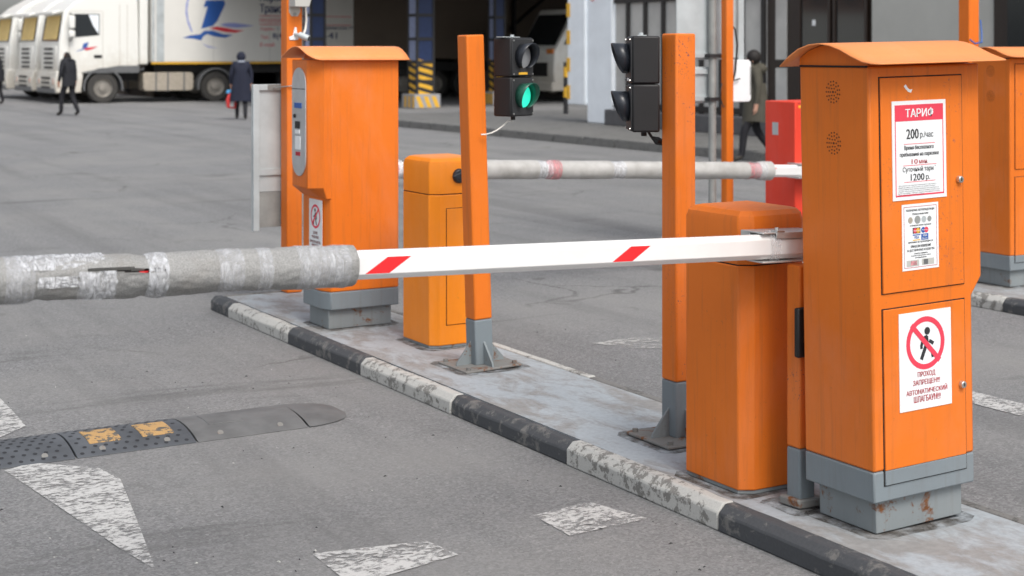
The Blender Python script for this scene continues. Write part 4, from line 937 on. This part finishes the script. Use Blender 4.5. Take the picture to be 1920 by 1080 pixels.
# trailer of the first lorry
tr = empty('semi_trailer', (15.1, TY, 0), 0, 'long white semi-trailer with bird logo, lettering and yellow lower edge', 'trailer')
b = B(); b.box(0, 7.25, 0, 2.5, 1.32, 4.0); b.build('box_body', M['trailer'], tr, bevel=.03)
b = B(); b.box(7.254, 13.6, .012, 2.49, 1.40, 3.98); b.build('shaded_rear_body', M['trailerb'], tr, bevel=.03)  # rear of the white trailer; hall shade is put into its brown
b = B(); b.box(0, 7.25, -.012, .03, 1.26, 1.318); b.build('yellow_edge', M['yellow'], tr)
b = B(); b.box(0.02, .1, -.012, -.001, 1.33, 3.98); b.box(.16, .42, -.008, -.001, 1.33, 3.98); b.build('front_trim', M['galv'], tr)
for xx in (2.1, 4.1, 6.1): b = B(); b.box(xx, xx + .012, -.003, .001, 1.33, 3.98); b.build('panel_seam', M['wallg'], tr)
b = B(); b.box(.3, 13.4, .7, 1.8, .95, 1.3); b.build('chassis', M['dark'], tr)
for xx in (9.2, 10.5, 11.8): wheel(tr, xx, .06); wheel(tr, xx, 2.1)
b = B(); b.box(5.2, 5.35, .3, .45, .1, 1.3); b.build('landing_leg', M['dark'], tr); b = B(); b.box(5.2, 5.35, 2.05, 2.2, .1, 1.3); b.build('landing_leg', M['dark'], tr)
def zp(x, y): # zoomed-crop coordinates -> trailer-side local
    v = onY(x / 3.692, y / 3.692, TY); return (v.x - 15.1, -.004, v.z)
def lg(nm, pts, m): q = B(); q.poly([zp(*p) for p in pts]); q.build(nm, m, tr, smooth=0)
lg('logo_figure', [(1425, 3), (1550, 3), (1560, 25), (1505, 145), (1475, 178), (1392, 200), (1437, 46), (1408, 48)], M['pblue'])
lg('logo_wing', [(1520, 172), (1560, 160), (1620, 158), (1760, 178), (1640, 194), (1570, 186)], M['plil'])
lg('logo_wing', [(1448, 195), (1500, 184), (1560, 192), (1620, 206), (1692, 210), (1630, 227), (1560, 222), (1490, 207)], M['pred'])
lg('logo_bird', [(1263, 263), (1320, 244), (1385, 238), (1415, 213), (1475, 212), (1540, 236), (1612, 242), (1560, 262), (1490, 254), (1435, 236), (1408, 250), (1392, 280), (1340, 268)], M['pblue'])
arc = [(1312, -40), (1296, 20), (1290, 80), (1302, 150), (1330, 222)]
q = B()
for (a, c), (a2, c2_) in zip(arc, arc[1:]): q.poly([zp(a - 8, c), zp(a2 - 6, c2_), zp(a2 + 4, c2_), zp(a + 8, c)])
q.build('logo_arc', M['plil'], tr, smooth=0)
lg('logo_tail', [(1393, 298), (1440, 318), (1512, 334), (1440, 328)], M['plil'])
def ttext(s, xa, xb, ya, yb, m, bold=.01, d=.004):
    v0 = onY(xa, yb, TY); v1 = onY(xb, ya, TY); q = B(); put_text(q, s, v0.x - 15.1, v1.x - 15.1, min(v0.z, v1.z), max(v0.z, v1.z), -d, bold); q.build('lettering', m, tr, smooth=0)
ttext('Перво', 487, 532, -14, 6, M['pnavy'], .02); ttext('Транс', 487, 529, 8, 28, M['pnavy'], .02); ttext('ГРУЗОПЕРЕ', 487, 529, 35, 43, M['pred'], .01)
ttext('Адрес:', 488, 516, 51, 58, M['pred']); ttext('г.', 520, 524, 51, 57, M['pnavy']); ttext('родвинская,19', 600, 661, 49, 57, M['pnavy'])
ttext('Тел.:', 489, 506, 66, 73, M['pred']); ttext('8(4', 511, 529, 62, 75, M['pnavy'], .02); ttext('6-41', 600, 632, 61, 73, M['pnavy'], .02)
ttext('E-mail:', 488, 516, 80, 87, M['pred']); ttext('om', 600, 613, 81, 86, M['pnavy'])
q = B(); 
for ya in (29.5, 46): v0 = onY(487, ya, TY); v1 = onY(658, ya, TY); q.box(v0.x - 15.1, v1.x - 15.1, -.004, -.001, v0.z - .012, v0.z + .012)
q.build('red_rule', M['pred'], tr, smooth=0)

# ------------------------------------------------------------------ loading hall behind
hall = empty('loading_hall', (16.9, 40.5, 0), 0, 'dark open loading hall with brown roof over the trailer', 'building')
b = B(); b.box(0, 26, -2.5, 32, 4.2, 4.6); b.build('roof', M['hallroof'], hall)
b = B(); b.box(0, 26, -2.52, -2.3, 4.0, 5.0); b.build('fascia', M['dark'], hall)
b = B(); b.box(25.5, 26, .4, 32, 0, 4.19); b.box(0, 25.5, 31.5, 32, 0, 4.19); b.box(0, .3, 14, 31.5, 0, 4.19); b.build('back_wall', M['hallroof'], hall)
b = B(); b.box(12.5, 25.4, 14, 14.3, 0, 4.19); b.build('inner_wall', M['trailerb'], hall)
for x in (12.6, 15.2, 18.4): b = B(); b.box(x, x + .12, 13.85, 13.99, 0, 4.19); b.build('wall_rib', M['dark'], hall)
b = B(); b.tube([(13, 13.9, 1.0), (17, 13.9, 4.1)], .05, 6); b.build('brace', M['dark'], hall)
def column(x, y, w_, label):
    r = empty('hall_column', (x, y, 0), 0, label, 'column', 'lattice columns of the loading hall')
    h = w_ / 2; t = .07
    for sx in (-1, 1):
        for sy in (-1, 1): b = B(); b.box(sx * h - t * (sx > 0), sx * h + t * (sx < 0), sy * h - t * (sy > 0), sy * h + t * (sy < 0), 0, 4.19); b.build('corner_angle', M['dark'], r)
    for z in (.75, 1.32, 2.0, 2.7, 3.4): b = B(); b.box(-h - .004, h + .004, -h - .004, h + .004, z, z + .09); b.build('batten', M['dark'], r)
    b = B(); b.box(-h + .03, h - .03, -h + .02, h - .02, 1.4, 4.15); b.build('blue_infill', M['blue'], r)
    b = B(); b.box(-h + .015, -h + .02, -h + .08, h - .08, 1.4, 4.15); b.build('lit_side_infill', M['lit_blue'], r)  # light falling on this face is put into a paler blue
    b = B(); b.box(-h + .03, h - .03, -h + .02, h - .02, .3, 1.39); st = b.build('striped_foot', M['dark'], r)
    for i in range(5):
        z = .32 + i * .23
        q = B(); q.prism([(-h + .06, z + .22), (-h + .06, z + .10), (h - .06, z - .03 if z > .36 else z), (h - .06, z + .09)], -h + .012, -h + .019, 'y'); q.build('yellow_stripe', M['yellow'], st)
        q = B(); q.prism([(-h + .08, z), (-h + .08, z + .11), (h - .08, z + .22), (h - .08, z + .11)], -h + .010, -h + .0145, 'x'); q.build('yellow_stripe', M['yellow'], st)
    k_ = h + .13
    b = B(); b.box(-k_, k_, -k_, k_, 0, .42); bs = b.build('concrete_block', M['sock'], r, bevel=.02)
    for i in range(3):
        a = -k_ + .03 + i * (2 * k_ - .34) / 2
        q = B(); q.prism([(a, .36), (a + .14, .36), (a + .28, .03), (a + .14, .03)], -k_ - .006, -k_ - .001, 'y'); q.build('yellow_stripe', M['yellow'], bs)
        q = B(); q.prism([(a, .36), (a + .12, .36), (a + .12, .03), (a, .03)], -k_ - .006, -k_ - .001, 'x'); q.build('yellow_stripe', M['yellow'], bs)
    return r
column(20.55, 40.2, .6, 'dark lattice column with yellow hazard stripes on its broad concrete block')
column(17.75, 41.6, .5, 'dark and blue lattice column behind the tall camera post')
column(23.95, 41.6, .42, 'slim dark blue lattice column behind the leaning signal post')
# pale lorry nose inside the hall
x, y = at(1040, 50)
v = empty('lorry', (x, y, .0), 0, 'white lorry nose half hidden behind the white pillar, inside the hall', 'lorry')
b = B(); b.prism([(.0, .45), (-.04, 1.0), (.0, 1.72), (.1, 1.84), (.85, 3.1), (5.5, 3.2), (5.5, .45)], 0, 2.3, 'y'); bd = b.build('body', M['truckw'], v, bevel=.06, segs=3)
b = B(); b.poly([(.12, .12, 1.88), (.12, 2.2, 1.88), (.74, 2.15, 2.92), (.74, .18, 2.92)])
for vv in b.bm.verts: vv.co.x -= .03
b.build('windscreen', M['glass'], v, smooth=0)
b = B(); b.prism([(.35, 1.9), (1.5, 1.9), (1.5, 2.8), (.85, 2.8)], -.012, -.002, 'y'); b.build('side_window', M['glass'], v)
for sy in (.05, 1.85): b = B(); b.box(-.05, .25, sy, sy + .4, 1.6, 1.76); b.build('marker_lamp', M['amber'], v, bevel=.02)
b = B(); b.box(-.07, -.02, .4, 1.9, .85, 1.3); b.build('grille', M['black'], v)
b = B(); b.box(-.12, .5, -.02, 2.32, .36, .66); b.build('bumper', M['truckw'], v, bevel=.04)
for xx in (1.2, 4.4):
    for yy in (-.02, 2.0): wheel(v, xx, yy, .45, .45)
x, y = at(1061, 37.5)
bl = empty('bollard', (x, y, 0), 0, 'black and yellow banded bollard before the white pillar', 'bollard')
b = B(); b.cyl((0, 0, 0), (0, 0, 1.42), .06, 14); b.build('tube', M['dark'], bl)
for z in (.55, 1.05): b = B(); b.cyl((0, 0, z), (0, 0, z + .25), .063, 14); b.build('yellow_band', M['yellow'], bl)

# ------------------------------------------------------------------ facade on the right (runs along y at x = 18.1)
FX = 18.1; PZ = .14
fb = empty('office_building', (FX, 16, PZ), 0, 'white pillared office front with barred windows and dark brown doors', 'building')
def fbox(nm, x0, x1, y0, y1, z0, z1, m, par=fb, bevel=0): b = B(); b.box(x0, x1, y0 - 16, y1 - 16, z0, z1); return b.build(nm, m, par, bevel=bevel)
fbox('pillar', -.02, .9, 26.55, 27.5, 0, 6, M['wallw'], bevel=.03); fbox('pillar_face', -.08, .6, 27.5, 28.2, .38, 6, M['wallw'], bevel=.03)
b = B(); b.tube([(-.1, 27.92 - 16, .5), (-.1, 27.92 - 16, .501)], .1, 12); 
q = B(); q.disc((-.083, 27.2 - 16 , 2.72), (-1, 0, 0), .11, 18); st_ = q.build('round_sticker', M['tape_red'], fb, smooth=0); b.bm.free()
for i in range(8): fbox('yellow_band', -.1, -.081, 28.08, 28.2, .5 + i * .6, .8 + i * .6, M['yellow'])
fbox('plinth', -.25, .5, 10, 26.5, 0, .33, M['plinth'], bevel=.02)
fbox('glazing', .045, .06, 21.6, 26.5, .33, 5, M['reflect_glass'])
yb = 21.62
while yb < 26.5: fbox('window_bar', .0, .04, yb, yb + .11, .33, 5, M['bars']); yb += .62
for z in (.36, 2.55): fbox('window_rail', -.008, .042, 21.6, 26.5, z, z + .12, M['bars'])
fbox('door_surround', .05, .25, 18.9, 21.6, .02, 5, M['brown'])
for ya, yb_, m_ in ((21.05, 21.35, 'reflect_glass'), (19.95, 20.65, 'glass'), (19.05, 19.75, 'glass')):
    for z0, z1 in ((.3, 1.25), (1.4, 2.75)) if m_ == 'reflect_glass' else ((.25, 2.6),): fbox('door_pane', .03, .048, ya, yb_, z0, z1, M[m_])
    if m_ == 'glass': fbox('door_leaf_frame', .0, .029, ya - .07, ya - .005, .05, 2.75, M['brown']); fbox('door_leaf_frame', .0, .029, yb_ + .005, yb_ + .07, .05, 2.75, M['brown'])
fbox('paper_notice', .02, .028, 20.28, 20.36, 2.0, 2.1, M['white'])
fbox('wall', .0, .4, 16.25, 18.86, .33, 6, M['wallg']); fbox('wall', .0, .4, 2, 14.5, .33, 6, M['wallg'])
fbox('window_frame', -.03, .1, 14.5, 16.22, .33, 5, M['brown']); fbox('window_pane', -.04, -.031, 14.6, 15.95, .6, 4.5, M['glass'])
fbox('upper_wall', -.02, .9, 2, 28.2, 6.0, 9, M['wallg'])

# far building beyond the lorries
fr = empty('far_building', (-45, 82, 0), 0, 'long brown masonry building with grey lower wall beyond the lorries', 'building')
b = B(); b.box(0, 62, 0, 12, 0, 4.4); b.build('lower_wall', M['wallg'], fr)
b = B(); b.box(0, 62, .2, 12, 4.4, 11); b.build('upper_wall', M['brick'], fr)
for i in range(20): b = B(); b.box(1 + i * 3, 2.4 + i * 3, .1, .3, 5, 10); b.build('window', M['glass'], fr); 
for i in range(20): b = B(); b.box(2.45 + i * 3, 3.9 + i * 3, .0, .2, 4.4, 11); b.build('pier', M['brick'], fr)
